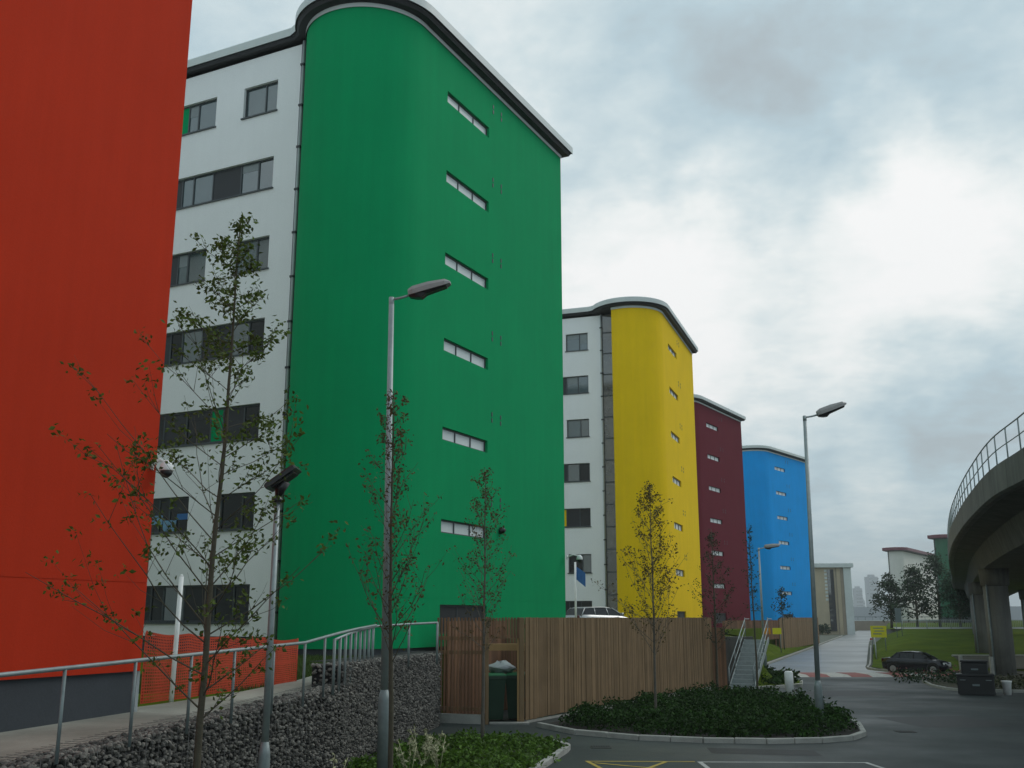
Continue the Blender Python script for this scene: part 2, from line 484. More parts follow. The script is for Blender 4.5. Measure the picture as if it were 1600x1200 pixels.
# grass slope between terrace and road beyond the steps
rows = []
for y in [50.6, 53, 54, 56, 58, 60, 62, 66, 70, 74, 78, 84, 90, 100, 107, 120, 135]:
    xl = terr_right(y) - 0.05
    xr = lerp_tab([(50.6, 11.9), (53, 14.4), (56, 15.3), (60, 15.6), (64, 15.7), (70, 16.2), (76, 17.6)], y) if y < 77 else rl(y) - 0.45
    xr = max(xr, xl + 0.6)
    zl = 2.1 if y < 78 else lerp_tab([(78, 2.1), (107, 0.35), (140, 0.3)], y)
    z1 = gz(y) + 0.12
    rows.append([(xl + (xr - xl) * t, y, zl + (z1 - zl) * sstep(t * 1.5)) for t in (0, .1, .2, .3, .45, .6, .75, .9, 1)])
struct(strip_mesh(rows).build('grass_bank', M_grass))


def kerb(name, pts, label, w=0.14, h=0.13, mat_=M_kerb, seg=0.9):
    """row of kerb stones along a polyline; one thing"""
    mb = MB(); P = [Vector((x, y, 0)) for x, y in pts]
    for a, b in zip(P, P[1:]):
        L_ = (b - a).length; d = (b - a) / L_; n = max(1, round(L_ / seg)); s = L_ / n
        for k in range(n):
            o = a + d * (s * k)
            M = Matrix.Translation((o.x, o.y, gz(o.y))) @ Matrix.Rotation(math.atan2(d.y, d.x), 4, 'Z')
            mb.bbox(0.006, s - 0.006, -w / 2, w / 2, -0.1, h + random.uniform(-.006, .006), 0.015, M)
    o = mb.build(name, mat_)
    return tag(o, label, 'kerb')


BED = [(.75, 30.2), (1.7, 28.3), (3.2, 27.05), (4.7, 26.5), (6.2, 26.3), (7.6, 26.5), (8.5, 27.0), (9.15, 28.0), (9.8, 30.4), (10.2, 34), (10.0, 38.5), (9.3, 41.2), (8.0, 43.2)]
kerb('kerb', BED, 'pale kerb stones curving round the dark shrub bed by the timber fence')
FRONT = [(1.0, 26.0), (1.3, 25.2), (1.2, 24.6), (.45, 21.5), (-.4, 17.5), (-1.3, 14.5)]
kerb('kerb', FRONT, 'kerb stones at the tip of the weedy green bed nearest the camera')
kerb('kerb', [(25.2, 62.0), (22.4, 58), (20.9, 53), (20.2, 49.5), (20.6, 47.6), (22, 46.9), (60, 46.9)], 'kerb of the earth island in front of the viaduct columns')
kerb('kerb', [(11.6, 50.4), (13.3, 52.0), (14.5, 53.4), (15.5, 57), (15.8, 64), (16.4, 71), (17.8, 76.5)] + [(rl(y) - .25, y) for y in (80, 90, 100, 120, 150, 200)],
     'kerb along the grass slope on the left edge of the far road', seg=1.5)
kerb('kerb', [(25.6, 68.6), (24.3, 71), (24.6, 73.5)] + [(rr(y) + .3, y) for y in (78, 88, 100, 130)], 'kerb round the grass corner behind the parked black car', seg=1.5)

# soil of the two beds and the island
def fan_sheet(name, pts, material, z, kind='structure'):
    mb = MB(); cx = sum(p[0] for p in pts) / len(pts); cy = sum(p[1] for p in pts) / len(pts)
    n = len(pts)
    mb.add([(cx, cy, gz(cy) + z)] + [(x, y, gz(y) + z) for x, y in pts], [(0, i + 1, (i + 1) % n + 1) for i in range(n)])
    o = mb.build(name, material); o['kind'] = kind
    return o


def cw_fix(p):
    a = sum(x0 * y1 - x1 * y0 for (x0, y0), (x1, y1) in zip(p, p[1:] + p[:1]))
    return p if a > 0 else p[::-1]


BEDP = cw_fix(BED)
fan_sheet('bed_soil', BEDP, M_soil, 0.07)
FRONTP = cw_fix(FRONT + [(-3.9, 12), (-4.9, 13.2), (-3.1, 21.2), (-2.3, 26.5), (-1.0, 27.2), (.3, 26.9)])
fan_sheet('front_bed_soil', FRONTP, M_soil, 0.07)
ISL = cw_fix([(25.2, 62.0), (22.4, 58), (20.9, 53), (20.2, 49.5), (20.6, 47.6), (22, 46.9), (62, 46.9), (62, 62)])
fan_sheet('earth_island', ISL, M_dirt, 0.09)

# grassy rise on the right of the road and the upper street on it


def rz_(y): return -0.40 + 2.0 * sstep((y - 72) / 62)


rows = []
for y in [68.8, 71, 74, 78, 84, 90, 96, 104, 112, 120, 130]:
    x0 = max(rr(y) + 0.5, 24.6 if y < 76 else 0)
    if y < 72: x0 = 25.9 - (y - 68.8) * 0.4
    rows.append([(x0, y, gz(y) + 0.1), (x0 + 1.5, y, gz(y) + 0.1 + (rz_(y) - gz(y) - .1) * 0.6), (x0 + 4, y, rz_(y) + 0.05), (x0 + 20, y, rz_(y) + 0.08), (130, y, rz_(y) + 0.1)])
struct(strip_mesh(rows).build('grass_rise', M_grass))
rows = []
for y in [69.5, 71, 74, 78, 84, 86]:
    x0 = max(rr(y) + 0.5, 25.5) + 6.5
    rows.append([(x0, y, rz_(y) + .13), (x0 + 14, y, rz_(y) + .15), (128, y, rz_(y) + .17)])
struct(strip_mesh(rows).build('bare_earth_strip', M_dirt))
mb = MB(); x0 = rr(86) + 7
for k in range(38): mb.bbox(x0 + k * 1.0 + .01, x0 + k * 1.0 + .99, 86.0, 86.25, rz_(86) - .1, rz_(86) + .2, .02)
tag(mb.build('kerb', M_kerb), 'pale edging stones between the mown grass and the bare earth under the viaduct', 'kerb')
rows = [[(rr(y) + 3.5, y, 1.66 + (y - 130) * 0.004), (140, y, 1.68 + (y - 130) * .004)] for y in (129.5, 138, 146)]
struct(strip_mesh(rows).build('upper_street', M_road))
rows = [[(rr(y) + 2.5, y, 1.45 + (y - 146) * .001), (180, y, 1.75 + (y - 146) * .001)] for y in (145, 200, 300, 420)]
struct(strip_mesh(rows).build('far_verge', M_grass))
rows = [[(25.3, y, gz(y) + .05), (31, y, gz(y) + 0.055), (62, y, gz(y) + 0.06)] for y in (62.0, 64.5, 68.8)]
struct(strip_mesh(rows).build('undercroft_track', M_dirt))

# ------------------------------------------------------------------ tower blocks
ARC_R = 2.2


def tower_outline(ext):
    """(local plan, x = n (street side), y = s (away)). facade from the left, round nose, street face"""
    fac = [(-ext, -1.0), (-1.96, -1.0)]
    a0 = math.atan2(-1.0, -1.96); a1 = 2 * math.pi
    a0 += 2 * math.pi
    arc = [(ARC_R * math.cos(a0 + (a1 - a0) * k / 28), ARC_R * math.sin(a0 + (a1 - a0) * k / 28)) for k in range(29)]
    return fac, arc


class Path:
    def __init__(self, pts, M):
        self.p = [Vector((x, y, 0)) for x, y in pts]; self.M = M
        self.u = [0.0]
        for a, b in zip(self.p, self.p[1:]): self.u.append(self.u[-1] + (b - a).length)

    def at(self, u, z, inward=0.0):
        u = max(0, min(self.u[-1], u)); i = 0
        while i < len(self.u) - 2 and u > self.u[i + 1]: i += 1
        a, b = self.p[i], self.p[i + 1]; d = (b - a).normalized()
        q = a + d * (u - self.u[i]); n = Vector((-d.y, d.x, 0))
        q = q + n * inward
        return self.M @ Vector((q.x, q.y, z))


def wall(mb, path, z0, z1, holes=(), depth=0.15, u0=None, u1=None):
    u0 = 0 if u0 is None else u0; u1 = path.u[-1] if u1 is None else u1
    us = sorted({round(q, 4) for q in [u0, u1] + [q for q in path.u if u0 < q < u1] + [q for h in holes for q in h[:2]]})
    zs = sorted({round(q, 4) for q in [z0, z1] + [q for h in holes for q in h[2:4]]})
    idx = {}; vs = []; fs = []

    def vid(i, j):
        if (i, j) not in idx:
            idx[(i, j)] = len(vs); vs.append(path.at(us[i], zs[j]))
        return idx[(i, j)]
    for i in range(len(us) - 1):
        for j in range(len(zs) - 1):
            cu, cz = (us[i] + us[i + 1]) / 2, (zs[j] + zs[j + 1]) / 2
            if any(h[0] < cu < h[1] and h[2] < cz < h[3] for h in holes): continue
            fs.append((vid(i, j), vid(i + 1, j), vid(i + 1, j + 1), vid(i, j + 1)))
    mb.add(vs, fs, True)
    for a, b, c, d in [h[:4] for h in holes]:
        A = [path.at(a, c), path.at(b, c), path.at(b, d), path.at(a, d)]
        B = [path.at(a, c, depth), path.at(b, c, depth), path.at(b, d, depth), path.at(a, d, depth)]
        for i in range(4):
            j = (i + 1) % 4
            mb.quad(A[i], B[i], B[j], A[j])


WRND = random.Random(12)


def window(root, path, hole, depth, mull=(), panes=None, fr=0.06, name='window', pane_mat=None, sill=False):
    """frame (part) with glass and spandrel panels (sub-parts) set into an opening"""
    a, b, c, d = hole[:4]
    o = path.at(a, c, 0); e = path.at(b, c, 0); t = (e - o).normalized(); inn = (path.at(a, c, 1) - o).normalized()
    M = Matrix((( t.x, inn.x, 0, o.x), (t.y, inn.y, 0, o.y), (0, 0, 1, c), (0, 0, 0, 1)))
    W, H = b - a, d - c
    f = MB()
    y0, y1 = depth - 0.065, depth - 0.005
    f.box(0.002, fr, y0, y1, 0.002, H - 0.002, M); f.box(W - fr, W - 0.002, y0, y1, 0.002, H - 0.002, M)
    f.box(fr, W - fr, y0, y1, 0.002, fr, M); f.box(fr, W - fr, y0, y1, H - fr, H - 0.002, M)
    cuts = [fr] + [W * m for m in mull] + [W - fr]
    for m in mull: f.box(W * m - fr * .45, W * m + fr * .45, y0, y1, fr, H - fr, M)
    if sill: f.box(-0.05, W + 0.05, -0.06, 0.1, -0.05, 0.0, M)
    fo = f.build(name, M_frame, root)
    panes = panes or ['g'] * (len(mull) + 1)
    for i, k in enumerate(panes):
        p = MB(); x0, x1 = cuts[i] + 0.004, cuts[i + 1] - 0.004
        yy = depth - 0.03 if k == 'g' else depth - 0.05
        p.quad(M @ Vector((x0, yy, fr)), M @ Vector((x1, yy, fr)), M @ Vector((x1, yy, H - fr)), M @ Vector((x0, yy, H - fr)))
        g = pane_mat or (WRND.choice((M_glass, M_skyglass, M_skyglass)) if c > 13 else WRND.choice((M_glassd, M_glassd, M_glassd, M_glass)))  # reflections put into pane colour: pale upper rows, dark lower rows
        mm = {'g': g, 'd': M_panel}.get(k) or MATS[k]
        p.build('pane' if k == 'g' else 'infill_panel', mm, fo)
        if k == 'g' and not pane_mat and WRND.random() < .22:
            q = MB(); hz = H - fr - (H - 2 * fr) * WRND.choice((.25, .4, .6))
            q.quad(M @ Vector((x0 + .02, yy - .008, hz)), M @ Vector((x1 - .02, yy - .008, hz)), M @ Vector((x1 - .02, yy - .008, H - fr)), M @ Vector((x0 + .02, yy - .008, H - fr)))
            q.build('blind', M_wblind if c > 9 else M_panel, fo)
    return fo


ZT, ZB, ZC = 22.67, 2.12, 3.58


def tower(Cxy, az, paint, label, ext=22.0, fac_windows=True, slits=True, roof_mat=None, facmat=None, slot=0.12, name='apartment_block',
          panel='green render', zb=ZB, glazed=False, detail=True, trim=True, z_off=0.0, length=11.45, eave=0.42):
    root = thing(name, label, 'building', (Cxy[0], Cxy[1], z_off), -R(az), 'round nosed blocks along the street')
    # local: x = street-side normal, y = along street; parent transform does the rest
    M = Matrix.Identity(4)
    fac, arc = tower_outline(ext)
    arc_full = arc
    if glazed:                                    # the coloured nose starts later; a glass slot fills the corner
        arc = [(-0.78, -1.0)] + [q for q in arc if q[0] > -0.78 or q[1] > 0.01]
        arc[0:1] = [(-0.78, -1.0), (-0.78, -math.sqrt(ARC_R ** 2 - 0.78 ** 2))]
        fac = [(-ext, -1.0), (-1.65, -1.0)]
    pf = Path(fac, M)
    pe = Path(arc + [(ARC_R, length)], M)
    arcL = pe.u[-2]
    # coloured end: nose + street face
    holes = []
    if slits:
        for k in range(6):
            holes.append((arcL + 1.62, arcL + 4.75, 20.64 - 3 * k, 21.07 - 3 * k))
        holes.append((arcL + 1.62, arcL + 4.75, 2.5, 3.4))
    mb = MB()
    upper = [h for h in holes if h[2] > ZC]; lower = [h for h in holes if h[2] < ZC]
    wall(mb, pe, ZC + 0.007, ZT, upper, 0.16)
    mb.build('end_wall', paint, root)
    mb = MB(); wall(mb, pe, zb, ZC - 0.007, lower, 0.16); mb.build('base_course', paint, root)
    mb = MB()
    pj = Path([(x * 0.997, y * 0.997 if y < 3 else y) for x, y in arc + [(ARC_R, length)]], M)
    wall(mb, pj, ZC - 0.014, ZC + 0.014)
    mb.build('movement_joint', paint, root)
    mb = MB(); wall(mb, Path([(x * 0.97, y * 0.97 if y < 3 else y) for x, y in arc + [(ARC_R, length)]], M), -1.5, zb)
    # underside of the overhanging end wall
    for (x, y), (x2, y2) in zip(arc + [(ARC_R, length)], (arc + [(ARC_R, length)])[1:]):
        mb.quad((x, y, zb), (x * .97, y * .97 if y < 3 else y, zb), (x2 * .97, y2 * .97 if y2 < 3 else y2, zb), (x2, y2, zb))
    wall(mb, Path([(-ext, -0.97), (fac[1][0], -0.97)], M), -1.5, zb + 0.3)
    mb.build('plinth', M_plinth, root)
    # back and far sides
    mb = MB(); wall(mb, Path([(ARC_R, length), (-ext, length), (-ext, -1.0)], M), -1.0, ZT); mb.build('rear_wall', facmat or M_white, root)
    # white facade with its rows of windows
    fm = facmat or M_white
    fh = []
    rows = []
    if fac_windows:
        for k in range(7):
            zs = 20.37 - 2.92 * k; ztop = zs + 1.18
            if k in (0, 2, 5):
                rows.append(((3.2, 4.72), zs, ztop, (0.39,), None))
                rows.append(((6.0, 8.6), zs, ztop, (0.36, 0.54), ['g', 'g', panel] if k == 0 else ['g', 'g', 'd']))
                rows.append(((10.6, 12.1), zs, ztop, (0.6,), None))
            else:
                rows.append(((3.2, 8.6), zs, ztop, (0.135, 0.28, 0.52, 0.69, 0.79) if k != 4 else (0.135, 0.30, 0.40, 0.60, 0.79), ['g', 'g', 'd', 'g', 'g', 'd'] if k != 4 else ['g', 'd', panel, 'g', 'd', 'g']))
                rows.append(((10.6, 13.2), zs, ztop, (0.5,), None))
        for (t0, t1), z0, z1, mull, pan in rows:
            if glazed: t0, t1 = t0 - 0.52, t1 - 0.52
            fh.append((ext - t1, ext - t0, z0, z1, mull, pan))
    mb = MB(); wall(mb, pf, zb + 0.3, ZT - 0.02, fh, 0.17); mb.build('facade', fm, root)
    for h in fh:
        mull = tuple(sorted(1 - m for m in h[4])); pan = list(reversed(h[5])) if h[5] else None
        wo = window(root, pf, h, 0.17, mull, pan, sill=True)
        if paint is M_green and abs(h[2] - (20.37 - 2.92 * 5)) < .1 and h[1] - h[0] > 2:
            for a, b, c, d, mm in ((1.42, 2.0, .06, .42, M_lblue), (2.02, 2.5, .42, .62, M_bluep), (.9, 1.38, .30, .6, M_lblue)):
                q = MB(); q.box(h[0] - ext + a, h[0] - ext + b, -.90, -.885, h[2] + c, h[2] + d); q.build('blue_board', mm, wo)
    for h in holes:
        if h[2] > ZC:
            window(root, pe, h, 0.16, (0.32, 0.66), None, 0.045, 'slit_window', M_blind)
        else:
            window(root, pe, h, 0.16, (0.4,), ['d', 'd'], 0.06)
    # roof: overhanging slab that follows the outline
    def off(r, e):
        a0 = math.atan2(-1.0, -1.96) + 2 * math.pi
        a1 = 2 * math.pi
        rr_ = ARC_R + r
        aa = [( rr_ * math.cos(a0 + (a1 - a0) * k / 28), rr_ * math.sin(a0 + (a1 - a0) * k / 28)) for k in range(29)]
        aa = [q for q in aa if not (q[1] > -1.0 - r * 0.6 and q[0] < -1)]
        return [(-ext - e, -1.0 - r * .6)] + [(aa[0][0] - 0.35, -1.0 - r * .6)] + aa + [(ARC_R + r, length + e), (-ext - e, length + e)]
    o1, o2 = off(eave, eave - .02), off(eave - .06, eave - .08)
    mb = MB(); n = len(o1)
    mb.loft([[(x, y, ZT + 0.27) for x, y in o1], [(x, y, ZT + 0.56 + (eave - .42) * .6) for x, y in o1], [(x, y, ZT + 0.61 + (eave - .42) * .6) for x, y in o2]], caps=False)
    b = len(mb.v) - n; mb.f.append(tuple(b + i for i in range(n))); mb.s.append(False)
    rf = mb.build('roof', roof_mat or M_fascia, root)
    o3 = off(0.12, 0.05)
    mb = MB(); mb.loft([[(x, y, ZT + 0.10) for x, y in o3], [(x, y, ZT + 0.12) for x, y in off(eave * .69, eave * .62)], [(x, y, ZT + 0.268) for x, y in o2]], caps=True)
    mb.build('soffit', M_soffit, rf)
    if trim:
        mb = MB(); pt = Path([(x * 1.02, y * 1.02) for x, y in arc] + [(ARC_R * 1.02, length + .02)], M)
        wall(mb, pt, ZT - 0.05, ZT + 0.10); mb.build('eave_trim', M_fascia, root)
    # joint between the facade and the nose
    mb = MB()
    if glazed:
        mb.box(-1.65, -0.782, -1.01, -0.9, zb + .8, ZT - 0.02); g = mb.build('stair_glazing', M_lglass, root)
        fr = MB()
        for k in range(15): fr.box(-1.65, -0.785, -1.06, -1.012, zb + .8 + k * 1.42, zb + .87 + k * 1.42)
        fr.box(-1.70, -1.652, -1.07, -0.95, zb + .8, ZT - .02)
        fr.build('glazing_bar', M_frame, g)
    else:
        mb.box(-2.2, -1.955, -1.012, -0.9, zb, ZT - .02); mb.build('joint_shade_strip', M_panel, root)  # charcoal strip set slightly proud, painted dark for the joint's shade
    if detail:
        pp = MB(); px_ = -1.73 if glazed else -2.03; pp.tube([(px_, -1.11, zb), (px_, -1.11, ZT)], 0.05, 8); dp = pp.build('downpipe', M_pipe, root)
        for k in range(13):
            cl = MB()  # charcoal collars imitate the ladder of slanted shadows along the joint
            z = zb + 1.0 + k * 1.55
            cl.box(px_ - .08, px_ + .08, -1.18, -1.002, z, z + 0.07)
            
            cl.build('shadow_bracket', M_panel, dp)
        for k in range(6):
            for s_, zz in ((5.06, 21.9), (5.74, 21.9)):
                v = MB(); z = zz - 3 * k
                for q in (0, 0.22):
                    v.box(ARC_R + 0.002, ARC_R + 0.02, s_ - .03, s_ + .03, z - .12 + q, z + .03 + q)
                v.build('air_vent', M_frame, root)
    return root


red = tower((-6.3 - math.sin(R(22)) * 11.45 - math.cos(R(22)) * 2.2, 18.0 - math.cos(R(22)) * 11.45 + math.sin(R(22)) * 2.2), 22.0, M_red,
            'plain red rendered end wall with a dark slate base, cut off by the left edge', ext=30, fac_windows=False, slits=False, detail=False)
green = tower((-4.95, 32.35), 26.5, M_green, 'tall green block with rounded end, slit windows and white side wall')
b = MB()
for q in range(7):
    a = q / 6 * math.pi / 2
b.loft([[(ARC_R + .02 + .16 * math.sin(math.pi * k / 6) * math.cos(2 * math.pi * i / 10) * 0 + (0.02 if k == 0 else .05 * k), 5.72 + .15 * (1 - (k / 5) ** 2) * math.cos(2 * math.pi * i / 10), 6.0 + .13 * (1 - (k / 5) ** 2) * math.sin(2 * math.pi * i / 10)) for i in range(10)] for k in range(5)], smooth=True)
b.build('wall_lamp', M_black, green)
yellow = tower((7.9, 65.93), 19.5, M_yellow, 'yellow round ended block with a dark glazed strip beside its white wall', panel='yellow render', glazed=True)
maroon = tower((15.7, 95.3), 31.8, M_maroon, 'maroon block showing only its dark red street face', panel='maroon render', glazed=True)
blue = tower((29.4, 124.5), 37.6, M_blue, 'bright blue block, last of the row before the beige building', panel='blue render', glazed=True)
tower((114.6, 309), 33, M_cream, 'far cream coloured block with an overhanging dark red roof', ext=2.3, fac_windows=False, roof_mat=M_redroof, facmat=M_cream, slits=False, detail=False, trim=False, z_off=-0.5, length=58, eave=1.3)
dg = tower((116.9, 280), 40, M_dgreen, 'far bottle green block half hidden by the viaduct edge', ext=2.3, fac_windows=False, roof_mat=M_redroof, facmat=M_dgreen, detail=False, trim=False, z_off=1.0, eave=1.3)

# ------------------------------------------------------------------ trees


def leaf(mb, p, size, rnd, flat=0.5):
    d = Vector((rnd.uniform(-1, 1), rnd.uniform(-1, 1), rnd.uniform(-1, 0.6))).normalized()
    s = d.cross(Vector((rnd.uniform(-1, 1), rnd.uniform(-1, 1), rnd.uniform(-1, 1)))).normalized()
    n = d.cross(s)
    l = size * rnd.uniform(0.7, 1.3); w = l * rnd.uniform(.42, .62)
    mb.add([p, p + d * l * .45 + s * w / 2 + n * l * .08, p + d * l, p + d * l * .45 - s * w / 2 + n * l * .08], ((0, 1, 2, 3),))


def young_tree(name, label, base, h, spread, crown_from, seed, leaf_size, nl, leafmat, barkmat=None, trunk_r=0.055, nb=26, lean=(0, 0), stake=False,
               twig_n=4, up=0.75, group='young street trees', asym=None):
    rnd = random.Random(seed)
    x, y, z = base
    root = thing(name, label, 'tree', base, 0, group)
    tb, cb = MB(), MB()
    pts = []
    n = 14
    ox = oy = 0
    for k in range(n + 1):
        t = k / n
        ox += rnd.uniform(-.018, .018) * h * .12; oy += rnd.uniform(-.018, .018) * h * .12
        pts.append(Vector((ox + lean[0] * t, oy + lean[1] * t, h * t)))
    tb.tube(pts, [trunk_r * (1 - .93 * (k / n) ** 0.9) + 0.004 for k in range(n + 1)], 7)

    def on(t):
        f = t * n; i = min(n - 1, int(f)); return pts[i].lerp(pts[i + 1], f - i)
    tips = []
    for k in range(nb):
        t = crown_from + (0.97 - crown_from) * ((k + rnd.random() * .8) / nb)
        o = on(t); a = k * 2.399 + rnd.uniform(-.5, .5)
        tt = (t - crown_from) / (1 - crown_from); env = min(1, (tt + .10) / .22) ** .6 * (1 - tt) ** .85 + .07
        L_ = spread * env * rnd.uniform(.6, 1.15)
        if asym: L_ *= 1 + asym[1] * math.cos(a - asym[0])
        e = up * rnd.uniform(.7, 1.25)
        P = [o]
        dirv = Vector((math.cos(a) * math.cos(e), math.sin(a) * math.cos(e), math.sin(e)))
        m = 6
        for q in range(m):
            dirv = (dirv + Vector((rnd.uniform(-.16, .16), rnd.uniform(-.16, .16), rnd.uniform(-.10, .16)))).normalized()
            P.append(P[-1] + dirv * L_ / m)
        r0 = max(0.0045, trunk_r * (1 - t) * .27)
        tb.tube(P, [r0 * (1 - .8 * q / m) + .0015 for q in range(m + 1)], 5, caps=False)
        for q in range(1, m + 1): tips.append((P[q], dirv, .25 + .75 * q / m))
        for w in range(twig_n):
            q = rnd.randint(1, m - 1); d2 = (dirv + Vector((rnd.uniform(-1, 1), rnd.uniform(-1, 1), rnd.uniform(-.3, .8)))).normalized()
            T = [P[q], P[q] + d2 * L_ * .15, P[q] + (d2 + Vector((0, 0, .15))).normalized() * L_ * rnd.uniform(.22, .40)]
            tb.tube(T, [.0045, .003, .0015], 4, caps=False)
            for u in (1, 2): tips.append((T[u], d2, 1.0))
            tips.append((T[1].lerp(T[2], .5), d2, 1.0))
    for k in range(6): tips.append((on(.86 + .14 * k / 5), Vector((0, 0, 1)), .8))
    tot = sum(w for _, _, w in tips)
    for p, d, w in tips:
        if rnd.random() > .58: continue
        m = int(nl * w / tot / .58 + rnd.random())
        for q in range(m):
            pp = p + Vector((rnd.gauss(0, 1), rnd.gauss(0, 1), rnd.gauss(0, .8))) * leaf_size * .72
            leaf(cb, pp, leaf_size, rnd)
    tb.build('trunk', barkmat or M_bark, root)
    cb.build('crown', leafmat, root)
    if stake:
        s = MB(); s.tube([(.22, .05, -.1), (.22, .05, 1.1)], .035, 7); s.box(.0, .22, .03, .07, .82, .88); s.build('stake', M_pale, root)
    return root


young_tree('birch_tree', 'nearest young birch with sparse green leaves, in front of the red block', (-3.97, 13.5, 0.0), 8.4, 2.75, .20, 11, .074, 4600, M_leaf, trunk_r=.052, nb=50, lean=(0.2, 0), up=.60, asym=(math.pi, .28))
young_tree('birch_tree', 'thin young tree rising beside the nearest lamp post', (-2.15, 19.0, 0.0), 7.2, 1.75, .30, 23, .07, 1500, M_leafr, trunk_r=.05, nb=44, up=.92, lean=(-.12, 0))
young_tree('birch_tree', 'slim young tree with reddish leaves before the bin store opening', (-.72, 25.9, 0.0), 6.7, 1.7, .32, 37, .07, 1400, M_leafr, barkmat=M_barkg, trunk_r=.045, nb=42, up=.85)
young_tree('birch_tree', 'young tree with dark leaves against the yellow wall', (4.16, 30.9, 0.05), 6.85, 2.3, .26, 41, .074, 2400, M_leafr, barkmat=M_barkg, trunk_r=.042, nb=46, up=.80)
young_tree('birch_tree', 'young dark tree at the end of the timber fence', (8.75, 45.4, -.1), 6.9, 1.7, .24, 53, .085, 1300, M_leafd, trunk_r=.06, nb=38, up=.75)
young_tree('birch_tree', 'slender sapling against the blue wall, left of the far lamp post', (9.95, 43.2, -.05), 6.9, .75, .45, 67, .09, 420, M_leafd, trunk_r=.045, nb=22, up=.9)
young_tree('birch_tree', 'small leafy sapling in front of the lower right of the blue wall', (25.4, 98.5, .1), 5.6, 1.5, .45, 71, .2, 380, M_leafd, trunk_r=.06, nb=16)


def crown_tree(label, base, h, w, seed):
    rnd = random.Random(seed)
    root = thing('broadleaf_tree', label, 'tree', base, 0, 'dark trees in front of the far blocks')
    tb, cb = MB(), MB()
    tb.tube([(0, 0, -.3), (.1, 0, h * .3), (0, .1, h * .9)], [.22, .17, .03], 8)
    for k in range(16):
        a = k * 2.4; t = .25 + .6 * k / 16; L_ = w * .5 * (1.15 - t)
        o = Vector((0, 0, h * t)); e = Vector((math.cos(a) * L_, math.sin(a) * L_, h * .12))
        tb.tube([o, o + e * .5, o + e], [.08, .05, .02], 5, caps=False)
    for k in range(78):
        t = rnd.random() ** .8; zz = h * (.17 + .83 * t)
        rr_ = w * .5 * (1 - t) ** .62 * (1.0 if t > .1 else .8) * (0.35 + .7 * math.sqrt(rnd.random()))
        a = rnd.uniform(0, 6.283); c = Vector((rr_ * math.cos(a), rr_ * math.sin(a), zz)); s = rnd.uniform(.35, .8) * h / 11
        for q in range(26):
            leaf(cb, c + Vector((rnd.gauss(0, s), rnd.gauss(0, s), rnd.gauss(0, s * .7))), .42, rnd)
    tb.build('trunk', M_bark, root); cb.build('crown', M_leafd, root)


crown_tree('leftmost and lowest of the dark trees right of the distant towers', (57, 158, 1.5), 7.6, 5.6, 3)
crown_tree('dark tree with a pointed top before the cream block, second from the left', (60.5, 157, 1.5), 8.6, 5.4, 4)
crown_tree('tallest dark tree, standing in front of the cream block', (64.3, 158, 1.5), 10.6, 6.4, 5)
crown_tree('dark tree at the foot of the bottle green block', (68.2, 160, 1.5), 8.6, 5.6, 6)
crown_tree('dark tree hard by the viaduct edge', (72.0, 163, 1.5), 7.4, 5.6, 8)

# ------------------------------------------------------------------ lamp posts


def lamp_post(label, base, top, base_h, arm_az, head_l=.8, arm=.5, r=.062, tilt=10, lean=0):
    root = thing('street_lamp', label, 'street lamp', base, -R(arm_az) + math.pi / 2, 'tall grey street lamps')
    root.rotation_euler[1] = R(lean)
    H = top - base[2]
    m = MB(); m.tube([(0, 0, base_h), (0, 0, H)], [r, r * .72], 12); m.build('pole', M_galv, root)
    m = MB(); m.tube([(0, 0, -.1), (0, 0, base_h - .12), (0, 0, base_h - .10), (0, 0, base_h + .06)], [r * 1.62, r * 1.55, r * 1.5, r * 1.0], 12)
    bs = m.build('base_section', M_galvd, root)
    m = MB(); m.box(r * 1.56, r * 1.66, -.045, .045, .35, .85); m.build('access_door', M_galvd, bs)
    T = R(tilt)
    m = MB(); m.tube([(0, 0, H - .02), (arm * .5, 0, H + .015), (arm, 0, H + .07)], .026, 8); m.tube([(0, 0, H - .12), (0, 0, H + .03)], .055, 10)
    m.build('arm', M_galv, root)
    hd = MB()
    ca, sa = math.cos(T), math.sin(T)

    def ring(x, w, zt, zb_):
        pr = [(-w, zb_), (-w * .98, zb_ + (zt - zb_) * .55), (-w * .6, zt), (w * .6, zt), (w * .98, zb_ + (zt - zb_) * .55), (w, zb_)]
        return [(arm + x * ca - z * sa, y, H + .09 + x * sa + z * ca) for y, z in pr]
    Ls = head_l
    hd.loft([ring(-.06, .10, .09, -.04), ring(0.05 * Ls, .14, .13, -.05), ring(.45 * Ls, .155, .15, -.03), ring(.88 * Ls, .135, .135, 0.0), ring(Ls, .08, .08, .03)], smooth=False)
    h = hd.build('lantern', M_lamp, root)
    bw = MB()

    def ring2(x, w, zt, zb_):
        pr = [(-w, zt), (-w * .7, zb_), (w * .7, zb_), (w, zt)]
        return [(arm + x * ca - z * sa, y, H + .09 + x * sa + z * ca) for y, z in pr]
    bw.loft([ring2(-.05, .09, -.035, -.08), ring2(.08, .12, -.045, -.13), ring2(.24 * Ls, .12, -.04, -.15), ring2(.36 * Ls, .12, -.03, -.09), ring2(.9 * Ls, .11, -.002, -.03)])
    bw.build('lantern_bowl', M_lampd, h)
    return root


lamp_post('nearest tall street lamp, grey post in front of the green block', (-2.38, 20.0, 0.0), 9.35, 1.62, 97, .82, .42, r=.075, lean=-.5)
lamp_post('tall street lamp standing in the shrub bed against the sky', (8.43, 29.4, 0.05), 8.72, 1.2, 97, .82, .42, r=.07, tilt=17, lean=.8)
lamp_post('farther street lamp on the grass slope in front of the blue block', (13.35, 56, .25), 6.65, 1.0, 80, .8, .42, r=.065, tilt=3)

